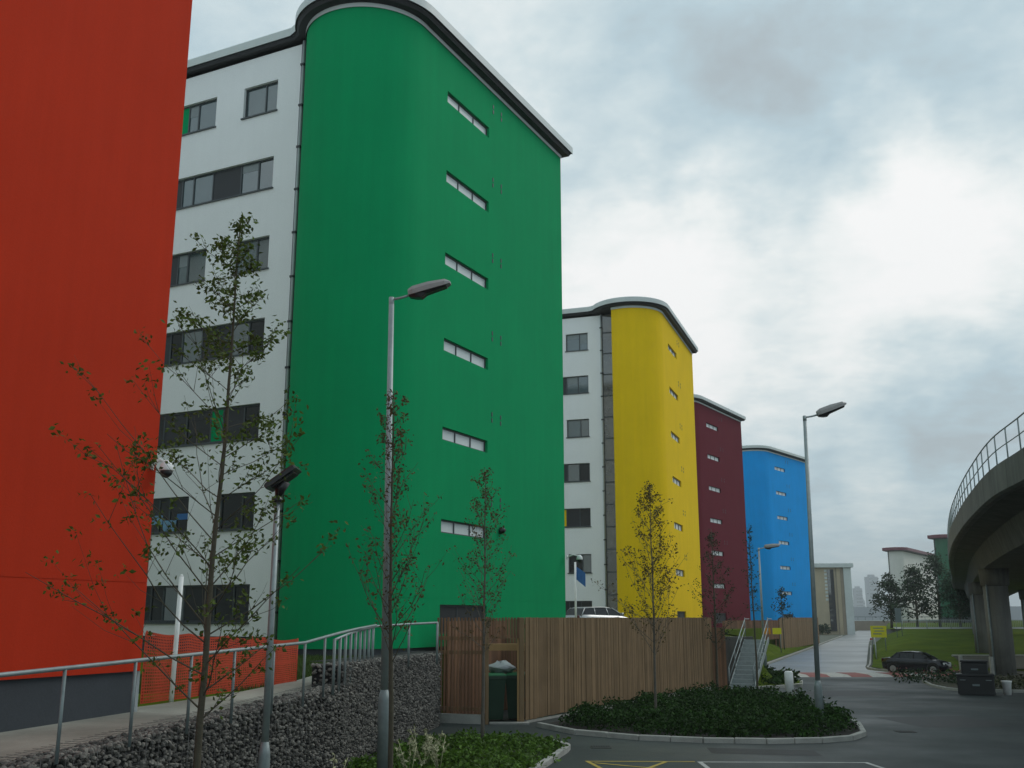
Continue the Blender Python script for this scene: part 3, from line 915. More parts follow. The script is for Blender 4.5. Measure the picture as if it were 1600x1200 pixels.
# low pedestrian lamp with a tilted square head
root = thing('street_lamp', 'shorter lamp with a tilted dark square head beside the nearest birch', 'street lamp', (-3.55, 15.5, 0.0), 0, None)
m = MB(); m.tube([(0, 0, 1.2), (0, 0, 4.72)], [.055, .042], 12); m.build('pole', M_galv, root)
m = MB(); m.tube([(0, 0, -.1), (0, 0, 1.08), (0, 0, 1.1), (0, 0, 1.26)], [.088, .085, .082, .055], 12); m.build('base_section', M_galvd, root)
m = MB(); m.tube([(0, 0, 4.70), (0, 0, 4.76), (.02, 0, 4.80)], [.09, .09, .03], 12); m.tube([(0, 0, 4.78), (.07, 0, 5.02)], [.045, .12], 10); m.build('neck', M_lampd, root)
Mh = Matrix.Translation((.07, 0, 5.06)) @ Matrix.Rotation(R(-36), 4, 'Y')
m = MB(); m.bbox(-.27, .27, -.24, .24, -.03, .05, .02, Mh); h = m.build('lantern', M_lampd, root)
m = MB(); m.box(-.20, .20, -.18, .18, -.055, -.032, Mh); m.build('lens', M_black, h)

# ------------------------------------------------------------------ gabion walls
ICO = None


def ico():
    global ICO
    if ICO is None:
        p = (1 + 5 ** .5) / 2
        v = [Vector(q).normalized() for q in [(-1, p, 0), (1, p, 0), (-1, -p, 0), (1, -p, 0), (0, -1, p), (0, 1, p), (0, -1, -p), (0, 1, -p), (p, 0, -1), (p, 0, 1), (-p, 0, -1), (-p, 0, 1)]]
        f = [(0, 11, 5), (0, 5, 1), (0, 1, 7), (0, 7, 10), (0, 10, 11), (1, 5, 9), (5, 11, 4), (11, 10, 2), (10, 7, 6), (7, 1, 8), (3, 9, 4), (3, 4, 2), (3, 2, 6), (3, 6, 8), (3, 8, 9), (4, 9, 5), (2, 4, 11), (6, 2, 10), (8, 6, 7), (9, 8, 1)]
        ICO = (v, f)
    return ICO


def stone(mb, p, s, rnd):
    v, f = ico()
    sc = Vector((rnd.uniform(.7, 1.3), rnd.uniform(.7, 1.3), rnd.uniform(.5, 1.0))) * s
    M = Matrix.Rotation(rnd.uniform(0, 6.3), 3, 'Z') @ Matrix.Rotation(rnd.uniform(-.7, .7), 3, 'X')
    mb.add([p + M @ Vector((q.x * sc.x * rnd.uniform(.75, 1.15), q.y * sc.y * rnd.uniform(.75, 1.15), q.z * sc.z * rnd.uniform(.75, 1.1))) for q in v], f)


def gabion(label, A, B, zbot, ztopA, ztopB, th, seed, ends=True, cell=1.0):
    rnd = random.Random(seed)
    A = Vector((*A, 0)); B = Vector((*B, 0)); L_ = (B - A).length; d = (B - A) / L_; n = Vector((-d.y, d.x, 0))   # n points to the terrace side
    root = thing('gabion_wall', label, 'gabion wall', (A.x, A.y, 0), 0, 'stone filled gabion walls')
    def P(u, w, z): q = d * u + n * w; return Vector((q.x, q.y, z))
    def zt(u): return ztopA + (ztopB - ztopA) * u / L_
    c = MB(); i = .05
    c.loft([[P(i, i, zbot), P(L_ - i, i, zbot), P(L_ - i, th - i, zbot), P(i, th - i, zbot)],
            [P(i, i, zt(0) - i), P(L_ - i, i, zt(L_) - i), P(L_ - i, th - i, zt(L_) - i), P(i, th - i, zt(0) - i)]])
    c.build('core', M_core, root)
    st = MB(); s = .047
    nu = int(L_ / .066)
    for a in range(nu):
        u = (a + .5) * L_ / nu
        nz_ = int((zt(u) - zbot) / .056)
        for b in range(nz_):
            if zbot + b * .056 < -0.1: continue
            stone(st, P(u + rnd.uniform(-.04, .04), rnd.uniform(0, .05), zbot + (b + .5) * .056 + rnd.uniform(-.03, .03)), s * rnd.uniform(.55, 1.1), rnd)
        for b in range(int(th / .07)):
            stone(st, P(u + rnd.uniform(-.04, .04), .05 + b * .07 + rnd.uniform(-.04, .04), zt(u) - .05 + rnd.uniform(-.02, .02)), s * rnd.uniform(.6, 1.15), rnd)
    for ue in ((0,) if ends else ()):
        for b in range(int((zt(ue) - zbot) / .09)):
            for w in range(int(th / .1)):
                stone(st, P(ue, .05 + w * .1 + rnd.uniform(-.03, .03), zbot + b * .09 + rnd.uniform(-.03, .03)), s * rnd.uniform(.6, 1.1), rnd)
    st.build('stone_fill', M_stone, root)
    w = MB(); r = .0022; o = -.055
    k = 0
    while k * .15 <= L_:
        u = min(k * .15, L_); w.tube([P(u, o, zbot), P(u, o, zt(u) + .035), P(u, th, zt(u) + .035)], r * (1.8 if k % 7 == 0 else 1), 4, caps=False); k += 1
    z = zbot
    while z < zt(L_):
        f0 = max(0, 0 if zt(0) >= z else (z - zt(0)) / max(1e-6, (zt(L_) - zt(0))) * L_)
        w.tube([P(f0, o, z), P(L_, o, z)], r, 4, caps=False); z += .15
    for ww in [q * .15 for q in range(int(th / .15) + 1)]:
        w.tube([P(0, ww, zt(0) + .035), P(L_, ww, zt(L_) + .035)], r, 4, caps=False)
    w.build('wire_mesh', M_wire, root)


gabion('long low gabion wall of grey stone below the handrail', (-6.35, 9.6), (-3.3, 21.3), -.1, 1.24, 1.70, .55, 1)
gabion('taller gabion wall beside the timber bin store', (-3.42, 21.4), (-2.05, 30.5), -.1, 2.10, 2.02, .7, 2)

# ------------------------------------------------------------------ handrail


def rail_thing(label, name, cat, pts, ph, posts, rail_r=.028, post_r=.024, mids=(), loc=None, material=None, mat_post=None, n=8, rail_name='top_rail'):
    root = thing(name, label, cat, (pts[0][0], pts[0][1], pts[0][2]))
    o = Vector(pts[0])
    P = [Vector(p) - o for p in pts]
    m = MB(); m.tube([p + Vector((0, 0, ph)) for p in P], rail_r, n); m.build(rail_name, material or M_galv, root)
    for h in mids:
        m = MB(); m.tube([p + Vector((0, 0, h)) for p in P], rail_r * .7, n); m.build('mid_rail', material or M_galv, root)
    for q in posts:
        p = Vector(q) - o
        m = MB(); m.tube([p, p + Vector((0, 0, ph))], post_r, n); m.build('post', mat_post or material or M_galvd, root)
    return root


RAIL = [(-7.2, 7.0, 1.14), (-5.43, 12.9, 1.30), (-3.72, 19.0, 1.46), (-3.56, 20.1, 1.54), (-3.46, 21.2, 1.60), (-3.3, 22.6, 1.67), (-3.1, 24.0, 1.73)]
posts = [(-6.35, 9.9, 1.22)] + [(-5.43 + 1.71 * t, 12.9 + 6.1 * t, 1.30 + .16 * t) for t in (0, .22, .43, .62, .82, 1.0)]
rail_thing('galvanised tube handrail on posts above the low gabion wall', 'handrail', 'handrail', RAIL, 1.1, posts + [RAIL[3]])
pp = []
for t in range(9):
    pp.append((-3.42 + .02 * t, 20.35 + .55 * t, padz(20.35 + .55 * t) + .02))
pp += [(-2.6, 26.6, 1.8), (-1.95, 27.5, 1.82)]
rail_thing('close set grey balusters and rail where the path climbs to the terrace', 'ramp_railing', 'railing', [(-3.42, 20.35, 1.54), (-3.38, 22.0, 1.64), (-3.3, 23.5, 1.71), (-3.22, 25.0, 1.76), (-2.6, 26.6, 1.80), (-1.95, 27.6, 1.83)], 1.04, pp, post_r=.03)

# ------------------------------------------------------------------ timber fence and bin store


def board_run(mb, A, B, z0, z1, rnd, bw=.095, gap=.006, th=.022, tilt=0.0, skip=None):
    A = Vector((*A, 0)); B = Vector((*B, 0)); L_ = (B - A).length; d = (B - A) / L_
    M = Matrix.Translation((A.x, A.y, 0)) @ Matrix.Rotation(math.atan2(d.y, d.x), 4, 'Z')
    n = int(L_ / (bw + gap)); s = L_ / n
    for k in range(n):
        if skip and skip(k * s): continue
        o = rnd.uniform(-.004, .004)
        w = bw if rnd.random() < .93 else bw * .55
        mb.box(k * s + gap / 2, k * s + gap / 2 + w * s / (bw + gap), -th + o, o, gz(A.y + d.y * k * s) + z0, z1 + rnd.uniform(-.006, .006), M)


rnd = random.Random(5)
fx, fy = F0
root = thing('timber_fence', 'long close boarded timber fence in front of the green block', 'fence', (fx, fy, 0))
E1 = (FD[0] * 17.5, FD[1] * 17.5)
mb = MB(); A = Vector((0, 0, 0)); L_ = 17.5
M = Matrix.Rotation(math.atan2(FD[1], FD[0]), 4, 'Z')
n = 150; s = L_ / n
for k in range(n):
    o = rnd.uniform(-.012, .008); zb_ = gz(fy + FD[1] * k * s) + .08 + .24 * k / n
    mb.box(k * s + .006, k * s + s - .006, -.03 + o, o, zb_ + rnd.uniform(-.01, .01), 3.0 + rnd.uniform(-.008, .008), M)
mb.build('board_panel', M_larch, root)
mb = MB(); ze = gz(fy + FD[1] * L_); mb.loft([[(0, -.05, -.5), (0, .12, -.5), (0, .12, .06), (0, -.05, .06)], [(L_, -.05, -.9), (L_, .12, -.9), (L_, .12, ze + .29), (L_, -.05, ze + .29)]], M=M); mb.build('concrete_plinth', M_kerb, root)
mb = MB()
for z in (.6, 1.6, 2.7): mb.box(0, L_, .02, .09, z, z + .1, M)
mb.build('rail', M_larchd, root)
for k in range(8):
    m = MB(); m.box(k * 2.49, k * 2.49 + .1, .1, .2, -.6, 2.9, M); m.build('fence_post', M_larchd, root)

mb = MB(); E_ = Vector((FD[0] * 17.5, FD[1] * 17.5, 0))
for k in range(6): mb.box(E_.x + .02 + k * .1, E_.x + .11 + k * .1, E_.y - .02, E_.y, -.5, 2.55)
for k in range(36): mb.box(E_.x + .6, E_.x + .62, E_.y + k * .1, E_.y + .09 + k * .1, -.5, 2.55)
mb.build('return_panel', M_larchd, root)

root = thing('bin_store', 'slatted larch bin store with an open doorway at the end of the fence', 'bin store', (fx, fy, 0))
rnd = random.Random(9)
W0 = -2.35   # left end (x rel), front line runs along x with a slight turn
def slat_run(mb, x0, x1, y0, y1, z0, z1, bw, gap, th=.03):
    L_ = math.hypot(x1 - x0, y1 - y0); M = Matrix.Translation((x0, y0, 0)) @ Matrix.Rotation(math.atan2(y1 - y0, x1 - x0), 4, 'Z')
    n = max(1, int(L_ / (bw + gap)))
    for k in range(n):
        mb.box(k * L_ / n, k * L_ / n + bw, -th, 0, z0, z1 + rnd.uniform(-.01, .01), M)
mb = MB(); slat_run(mb, -2.6, -1.16, 0.15, -.35, .28, 3.0, .05, .058); mb.build('slat_panel', M_larchd, root)
mb = MB(); slat_run(mb, -1.05, -.14, -.30, -.02, 2.42, 3.0, .055, .035); mb.build('lintel_slats', M_larchd, root)
mb = MB()
for z in (.35, 1.95, 2.35): 
    M = Matrix.Translation((-2.6, .15, 0)) @ Matrix.Rotation(math.atan2(-.5, 1.4), 4, 'Z'); mb.box(0, 1.48, .004, .06, z, z + .11, M)
M = Matrix.Translation((-1.0, -.30, 0)) @ Matrix.Rotation(math.atan2(.28, .86), 4, 'Z'); mb.box(0, .9, .004, .06, 2.4, 2.5, M)
mb.build('cross_rail', M_larch, root)
m = MB(); m.bbox(-1.16, -1.06, -.40, -.28, -.05, 3.02, .012); m.build('post', M_larch, root)
m = MB(); m.bbox(-.17, -.02, -.08, .08, -.05, 3.0, .012); m.build('post', M_larch, root)
m = MB(); m.bbox(-.23, -.17, -.02, .04, .05, 2.45, .006); m.build('door_jamb', M_pale, root)
m = MB(); M = Matrix.Translation((-2.6, .15, 0)) @ Matrix.Rotation(math.atan2(-.5, 1.4), 4, 'Z'); m.box(0, 1.40, -.03, .12, -.1, .26, M); m.build('concrete_plinth', M_kerb, root)
m = MB(); m.box(-1.03, .12, -.35, -.06, -.1, .045); m.build('threshold', M_kerb, root)
m = MB(); slat_run(m, -.62, 2.0, 4.66, 4.66, -.3, 2.95, .09, .004); m.build('back_wall', M_larchd, root)
m = MB(); slat_run(m, -2.36, -.62, .5, 4.62, -.1, 2.9, .09, .004); m.build('side_wall', M_larchd, root)
m = MB(); m.box(-1.25, .2, 1.6, 1.95, 2.0, 2.2); m.build('shelf_board', M_pale, root)


def wheelie_bin(label, loc, rz, open_=0):
    root = thing('wheelie_bin', label, 'wheelie bin', loc, rz, 'green wheelie bins')
    h = 1.30
    def ring(w, d0, d1, z): return [(-w, d0, z), (w, d0, z), (w, d1, z), (-w, d1, z)]
    m = MB(); m.loft([ring(.225, -.22, .25, .06), ring(.26, -.29, .30, h * .55), ring(.295, -.35, .33, h - .09), ring(.31, -.37, .35, h - .08), ring(.31, -.37, .35, h)])
    m.build('body', M_bin, root)
    m = MB(); m.loft([ring(.315, -.39, .37, h + .002), ring(.315, -.39, .37, h + .03), ring(.24, -.30, .30, h + .085)]); m.tube([(-.26, .40, h - .02), (.26, .40, h - .02)], .018, 8)
    m.build('lid', M_binlid, root)
    for s in (-1, 1):
        m = MB(); m.tube([(s * .235 - .03, .24, .10), (s * .235 + .03, .24, .10)], .10, 14); m.build('wheel', M_tyre, root)
    return root


wheelie_bin('dark green wheelie bin on the left of the bin store doorway', (-.52, 31.95, 0.0), R(8))
wheelie_bin('dark green wheelie bin half behind the right door post', (.14, 32.25, 0.0), R(-7))
mb = MB(); rnd = random.Random(4)
rings = []
for k in range(7):
    t = k / 6; r = .26 * math.sin(math.pi * (.12 + .8 * t)) + .02
    rings.append([(r * 1.5 * math.cos(a * 6.283 / 14) * rnd.uniform(.85, 1.15), r * math.sin(a * 6.283 / 14) * rnd.uniform(.85, 1.15), t * .33 + rnd.uniform(-.05, .05)) for a in range(14)])
mb.loft(rings, smooth=True)
tag(mb.build('refuse_bag', M_bag, None, (-.32, 32.15, 1.37)), 'pale refuse bag lying on top of the green wheelie bins', 'refuse bag')

# second timber fence in front of the blue block
A2, B2 = (27.2, 107.0), (39.6, 136.0)
root = thing('timber_fence', 'farther timber fence below the blue block', 'fence', (*A2, 0))
d = Vector((B2[0] - A2[0], B2[1] - A2[1], 0)); L2 = d.length; M = Matrix.Rotation(math.atan2(d.y, d.x), 4, 'Z')
mb = MB(); n = 160; s = L2 / n; rnd = random.Random(15)
for k in range(n): mb.box(k * s + .01, k * s + s - .01, -.03 + rnd.uniform(-.01, .01), 0, -.2, 3.0 + rnd.uniform(-.01, .01), M)
mb.build('board_panel', M_larch, root)
for k in range(9):
    m = MB(); m.box(k * 3.9, k * 3.9 + .12, .02, .14, -.3, 2.9, M); m.build('fence_post', M_larchd, root)
root = thing('slatted_fence', 'open slatted timber enclosure between the steps and the farther fence', 'fence', (18.6, 92, 0))
mb = MB(); rnd = random.Random(16); dx, dy = 27.0 - 18.6, 106.8 - 92; L3 = math.hypot(dx, dy); M = Matrix.Rotation(math.atan2(dy, dx), 4, 'Z')
for k in range(90): mb.box(k * L3 / 90, k * L3 / 90 + .11, -.03, 0, .9, 2.75 + rnd.uniform(-.02, .02), M)
for z in (1.2, 2.4): mb.box(0, L3, .004, .08, z, z + .12, M)
mb.build('slat_panel', M_larchd, root)
for k in range(6):
    m = MB(); m.box(k * L3 / 5.2, k * L3 / 5.2 + .12, .08, .2, .2, 2.7, M); m.build('fence_post', M_larchd, root)

# ------------------------------------------------------------------ steel steps up to the terrace
SA = R(24)
root = thing('steel_steps', 'galvanised steel steps with handrails past the end of the timber fence', 'steps', (10.05, 46.6, gz(46.6)), -SA)
rise, n = 2.2, 12
for k in range(n):
    m = MB(); m.box(-.5, .5, k * .30, k * .30 + .29, rise * (k + 1) / n - .045, rise * (k + 1) / n); m.box(-.5, .5, k * .30, k * .30 + .015, rise * k / n + .002, rise * (k + 1) / n - .046); m.build('tread', M_galv, root)
for sx in (-.54, .54):
    m = MB(); m.add([(sx - .02, -.05, 0), (sx + .02, -.05, 0), (sx + .02, 4.0, rise - .1), (sx - .02, 4.0, rise - .1), (sx - .02, -.05, .25), (sx + .02, -.05, .25), (sx + .02, 4.0, rise + .15), (sx - .02, 4.0, rise + .15)],
                    ((0, 1, 5, 4), (1, 2, 6, 5), (2, 3, 7, 6), (3, 0, 4, 7), (4, 5, 6, 7), (3, 2, 1, 0)))
    m.build('stringer', M_galv, root)
    m = MB()
    m.tube([(sx, -.1, .5), (sx, -.05, 1.05), (sx, 4.0, rise + .95), (sx, 5.0, rise + .95)], .024, 8)
    m.tube([(sx, 0, .6), (sx, 4.0, rise + .55)], .02, 6)
    m.build('handrail', M_galvd, root)
    for k in range(4):
        y = .1 + k * 1.28
        m = MB(); m.tube([(sx, y, rise * y / 3.9), (sx, y, rise * y / 3.9 + 1.0)], .02, 8); m.build('baluster', M_galvd, root)
m = MB(); m.box(-.7, .7, -.5, -.02, -.05, .03); m.build('landing', M_kerb, root)

mb = MB(); mb.bbox(9.3, 11.5, 50.25, 50.4, -.6, 2.12, .02)
tag(mb.build('retaining_wall', M_concd), 'low dark concrete retaining wall behind the steel steps', 'wall')
# ------------------------------------------------------------------ orange mesh barrier and white marker pole
root = thing('mesh_barrier', 'orange plastic mesh barrier between the red and green blocks', 'barrier', (-6.67, 19.2, padz(19.2)))
mb = MB(); a = Vector((0, 0, 0)); e = Vector((2.05, 3.5, padz(22.7) - padz(19.2)))
HB = 1.25
cols, rws = 90, 22
def bp(i, j):
    t = i / cols; q = a + e * t
    return Vector((q.x + .02 * math.sin(i * .35), q.y + .03 * math.sin(i * .21), q.z + (HB - .38 * t) * j / rws - .05 * math.sin(math.pi * ((t * 4) % 1)) * j / rws))
tl = e.normalized()
for i in range(cols + 1):
    for j in range(rws):
        p0, p1 = bp(i, j), bp(i, j + 1); w = tl * .0125
        if i < cols or True: mb.quad(p0 - w, p0 + w, p1 + w, p1 - w)
for j in range(rws + 1):
    hh = .022 if j in (0, rws // 2, rws) else .0125
    for i in range(cols):
        p0, p1 = bp(i, j), bp(i + 1, j); u = Vector((0, .002, hh))
        mb.quad(p0 - u, p1 - u, p1 + u, p0 + u)
mb.build('mesh_sheet', M_orange, root)
for t in (0, .33, .66, 1.0):
    q = a + e * t; m = MB(); m.tube([q + Vector((.0, .05, -.2)), q + Vector((0, .05, 1.28 - .38 * t))], .016, 6); m.build('stake', M_orange, root)
m = MB(); m.tube([(0, 0, -.2), (.03, 0, 2.25)], .045, 10); m.tube([(.03, 0, 2.25), (.03, 0, 2.29)], [.045, .02], 10)
tag(m.build('marker_pole', M_wpaint, None, (-6.22, 19.5, padz(19.5))), 'plain white marker pole standing in the orange mesh barrier', 'pole')


def dome_camera(label, loc, rz, arm):
    root = thing('dome_camera', label, 'security camera', loc, rz)
    m = MB(); m.tube([(0, 0, 0), (arm * .5, 0, .10), (arm, 0, .04)], .03, 8); m.tube([(-.02, 0, 0), (.02, 0, 0)], .09, 10); m.build('bracket', M_wpaint, root)
    m = MB(); m.tube([(arm, 0, .09), (arm, 0, .02), (arm, 0, -.08), (arm, 0, -.10)], [.03, .11, .13, .12], 14); m.build('housing', M_wpaint, root)
    m = MB(); m.tube([(arm, 0, -.10), (arm, 0, -.16), (arm, 0, -.20), (arm, 0, -.225)], [.11, .10, .06, .01], 14); m.build('dome', M_black, root)


dome_camera('white bracketed dome camera on the far corner of the red block', (-6.33, 17.9, 5.62), R(10), .24)
dome_camera('white bracketed dome camera at the right corner of the green block', (2.2, 41.4, 5.35), R(-10), .5)
# blue banner pole beyond the green block
root = thing('banner_pole', 'white pole with a small curled blue banner between the green and yellow blocks', 'pole', (2.95, 48.5, 2.18))
m = MB(); m.tube([(0, 0, 0), (0, 0, 3.35)], .05, 10); m.build('pole', M_wpaint, root)
m = MB()
for k in range(6):
    x0, x1 = k * .07, (k + 1) * .07
    f = lambda x: .06 * math.sin(x * 14)
    m.loft([[(.05 + x0, f(x0), 2.55 - k * .06), (.05 + x0, f(x0) + .01, 2.55 - k * .06), (.05 + x0, f(x0) + .01, 3.15 - k * .05), (.05 + x0, f(x0), 3.15 - k * .05)],
            [(.05 + x1, f(x1), 2.5 - k * .06), (.05 + x1, f(x1) + .01, 2.5 - k * .06), (.05 + x1, f(x1) + .01, 3.1 - k * .05), (.05 + x1, f(x1), 3.1 - k * .05)]])
m.build('banner', M_bluep, root)

# blue boards leaning inside the low window behind the birch
# ------------------------------------------------------------------ cars


def car(label, loc, rz, paint, name='parked_car', length=4.0, width=1.68, height=1.42, rear=0.0):
    root = thing(name, label, 'car', loc, rz)
    rq = rear
    Lh, W = length / 2, width / 2
    # stations along x: (x, half width, z bottom, z shoulder/top)
    st = [(-Lh, .80, .42, .72), (-Lh + .06, .90, .30, .90), (-Lh + .35, .98, .22, .96), (-Lh + .8, 1.0, .20, .96), (-.4, 1.0, .20, .94), (.55, 1.0, .20, .92), (.95, 1.0, .20, .90),
          (Lh - .75, .99, .22, .84), (Lh - .35, .95, .24, .76), (Lh - .08, .86, .30, .66), (Lh, .74, .40, .56)]
    def ring(x, w, zb_, zt):
        w *= W; m_ = zb_ + (zt - zb_) * .62
        return [(x, -w * .90, zb_), (x, -w, zb_ + .12), (x, -w, m_), (x, -w * .94, zt - .03), (x, -w * .80, zt), (x, w * .80, zt), (x, w * .94, zt - .03), (x, w, m_), (x, w, zb_ + .12), (x, w * .90, zb_)]
    b = MB(); b.loft([ring(*q) for q in st], smooth=True)
    # wheel arches: dark discs are the tyres themselves, set flush
    cb = [(-Lh + .18, .86, .94), (-Lh + .55, .80, height - .06), (-.2, .78, height), (.30, .77, height - .05), (1.05, .86, .90)]
    cab = MB()
    rings = []
    for x, w, z in cb:
        wb = W * .93
        rings.append([(x, -W * w, z), (x, W * w, z)])
    zb_ = .90
    bott = [(-Lh + .12, zb_), (-Lh + .45, zb_), (-.2, zb_), (.35, zb_), (1.12, zb_ - .03)]
    # roof skin
    rf = MB()
    top = [(-Lh + .52 + rq, height - .08), (-Lh + .8 + rq, height - .02), (-.2, height), (.2, height - .03), (.36, height - .07)]
    rf.loft([[(x, -W * .70, z - .03), (x, -W * .62, z), (x, W * .62, z), (x, W * .70, z - .03), (x, W * .66, z - .07), (x, -W * .66, z - .07)] for x, z in top], smooth=True)
    gl = MB()
    gl.loft([[(-Lh + .14 + rq * .8, -W * .88, .90), (1.12, -W * .90, .87), (1.12, W * .90, .87), (-Lh + .14 + rq * .8, W * .88, .90)],
             [(-Lh + .50 + rq, -W * .69, height - .09), (.38, -W * .69, height - .09), (.38, W * .69, height - .09), (-Lh + .50 + rq, W * .69, height - .09)]])
    body = b.build('body', paint, root)
    gl.build('window_band', M_carglass, root)
    rf.build('roof', paint, root)
    pl = MB()
    for s in (-1, 1):
        for xb, xt in ((1.08, .38), (.05, -.02), (-.85, -.82), (-Lh + .20 + rq * .8, -Lh + .56 + rq)):
            pl.tube([(xb, s * W * .905, .88), (xt, s * W * .70, height - .07)], .028, 5)
    pl.build('pillar', paint, root)
    for x in (-Lh + .72, Lh - .78):
        for s in (-1, 1):
            t = MB(); t.tube([(x, s * (W - .16), .30), (x, s * (W + .012), .30)], .30, 20); w = t.build('wheel', M_tyre, root)
            r_ = MB(); r_.tube([(x, s * (W + .005), .30), (x, s * (W + .022), .30)], .19, 14); r_.build('rim', M_rim, w)
            a = MB(); a.tube([(x, s * (W - .05), .34), (x, s * (W + .004), .34)], .37, 20); a.build('wheel_arch', M_black, root)
    for s in (-1, 1):
        m = MB(); m.bbox(-.16, .10, -.17, .17, -.07, .06, .03, Matrix.Translation((Lh - .16, s * W * .66, .64)) @ Matrix.Rotation(s * .35, 4, 'Z')); m.build('headlight', M_hl, root)
        m = MB(); m.bbox(-.05, .06, -.12, .12, -.1, .12, .02, Matrix.Translation((-Lh + .06, s * W * .74, .80))); m.build('tail_light', M_tail, root)
        m = MB(); m.bbox(-.06, .06, -.10, .10, -.05, .06, .02, Matrix.Translation((.80, s * (W + .09), .98))); m.build('wing_mirror', paint, root)
    m = MB(); m.box(Lh - .06, Lh + .012, -.42, .42, .34, .46); m.build('grille', M_black, root)
    m = MB(); m.box(Lh - .02, Lh + .025, -.26, .26, .46, .57); m.build('number_plate', M_plate, root)
    m = MB(); m.box(-Lh - .02, -Lh + .02, -.26, .26, .56, .68); m.build('number_plate', M_plate, root)
    return root


car('black car parked at the grass corner, facing right', (25.3, 66.3, gz(66) + .055), R(-36), M_car, length=3.9, height=1.34, rear=.42)
root = thing('storage_box', 'black two tier storage box standing on the tarmac by the viaduct', 'storage box', (19.6, 45.0, gz(45) + .004), R(-23))
m = MB(); m.bbox(-.72, .72, -.45, .45, .05, .78, .03); m.box(-.66, .66, -.40, .40, 0, .05); lo = m.build('lower_box', M_black, root)
m = MB(); m.bbox(-.75, .75, -.48, .48, .782, .86, .025); m.build('lid', M_black, lo)
m = MB(); m.bbox(-.52, .52, -.34, .36, .862, 1.34, .04); up_ = m.build('upper_box', M_black, root)
m = MB(); m.bbox(-.55, .55, -.37, .39, 1.342, 1.42, .03); m.build('lid', M_black, up_)
m = MB(); m.bbox(-.14, .14, -.462, -.452, .38, .46, .004); m.build('label_plate', M_greyp, lo)
m = MB(); m.bbox(-.14, .14, -.352, -.342, 1.02, 1.09, .004); m.build('label_plate', M_greyp, up_)
for x in (-.5, .5):
    m = MB(); m.tube([(x - .1, -.47, .62), (x - .1, -.52, .62), (x + .1, -.52, .62), (x + .1, -.47, .62)], .014, 6); m.build('handle', M_galvd, lo)
car('silver car mostly hidden behind the long timber fence', (4.6, 55.5, 2.2), R(35), M_silver, length=4.0, height=1.36)

# ------------------------------------------------------------------ viaduct
EDGE = [(9.5, 0), (11.6, 14), (13.7, 23), (16, 31.6), (17.2, 36.5), (19.2, 42.6), (22.2, 51), (27, 63.6), (34.5, 82), (46, 109), (66, 156), (110, 255), (183, 415), (300, 670)]
def edge_fine():
    pts = []
    n = len(EDGE)
    for i in range(n - 1):
        p0 = Vector(EDGE[max(0, i - 1)]); p1 = Vector(EDGE[i]); p2 = Vector(EDGE[i + 1]); p3 = Vector(EDGE[min(n - 1, i + 2)])
        for k in range(6):
            t = k / 6
            pts.append(.5 * ((2 * p1) + (p2 - p0) * t + (2 * p0 - 5 * p1 + 4 * p2 - p3) * t * t + (3 * p1 - p0 - 3 * p2 + p3) * t ** 3))
    pts.append(Vector(EDGE[-1])); return pts


EF = edge_fine()
def vsec(off, z):
    out = []
    for i, p in enumerate(EF):
        t = (EF[min(i + 1, len(EF) - 1)] - EF[max(i - 1, 0)]).normalized(); n = Vector((t.y, -t.x))
        q = p + n * off; out.append((q.x, q.y, z))
    return out


ZV = 8.2
def sweep(secs, closed=True):
    mb = MB(); lines = [vsec(o, z) for o, z in secs]; m = len(EF)
    mb.loft([[lines[j][i] for j in range(len(secs))] for i in range(m)], caps=True, smooth=False)
    return mb


root = thing('concrete_viaduct', 'dark concrete railway viaduct curving in from the right edge', 'viaduct', (0, 0, 0))
sweep([(0, ZV), (0, ZV - .95), (.12, ZV - 1.0), (.35, ZV - 1.0), (.35, ZV)]).build('parapet_beam', M_conc, root)
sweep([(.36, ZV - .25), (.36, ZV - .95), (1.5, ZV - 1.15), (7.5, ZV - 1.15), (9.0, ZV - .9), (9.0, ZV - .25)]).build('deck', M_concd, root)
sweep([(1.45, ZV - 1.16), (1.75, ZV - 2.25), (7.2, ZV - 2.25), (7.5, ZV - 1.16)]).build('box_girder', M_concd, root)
# joints on the beam
mb = MB()
acc = 0
for i in range(1, len(EF)):
    t = (EF[i] - EF[i - 1]); 
    L_ = t.length; k0 = int(acc / 2.5); k1 = int((acc + L_) / 2.5)
    for k in range(k0 + 1, k1 + 1):
        f = (k * 2.5 - acc) / L_; p = EF[i - 1] + t * f; tt = t.normalized()
        if p.y > 200: continue
        n = Vector((tt.y, -tt.x)); a = p - tt * .02 - n * .004; b = p + tt * .02 - n * .004
        mb.quad((a.x, a.y, ZV - .95), (b.x, b.y, ZV - .95), (b.x, b.y, ZV + .002), (a.x, a.y, ZV + .002))
    acc += L_
mb.build('beam_joint', M_soffit, root)
# railing on the deck edge
rr_ = thing('viaduct_railing', 'thin steel railing along the top of the viaduct', 'railing', (0, 0, 0))
for z, r in ((1.08, .026), (.55, .02)):
    m = MB(); m.tube([(x, y, ZV + z) for x, y, _ in vsec(.1, 0)], r, 6); m.build('rail', M_galvd, rr_)
acc = 0; cnt = 0
for i in range(1, len(EF)):
    t = EF[i] - EF[i - 1]; L_ = t.length
    k0 = int(acc / 1.75); k1 = int((acc + L_) / 1.75)
    for k in range(k0 + 1, k1 + 1):
        p = EF[i - 1] + t * ((k * 1.75 - acc) / L_); n = Vector((t.y, -t.x)).normalized(); q = p + n * .1
        if 18 < q.y < 125 and cnt < 95:
            cnt += 1
            m = MB(); m.tube([(0, 0, -.3), (0, 0, 1.08)], .028, 6); m.build('post', M_galvd, rr_, (q.x, q.y, ZV))
    acc += L_


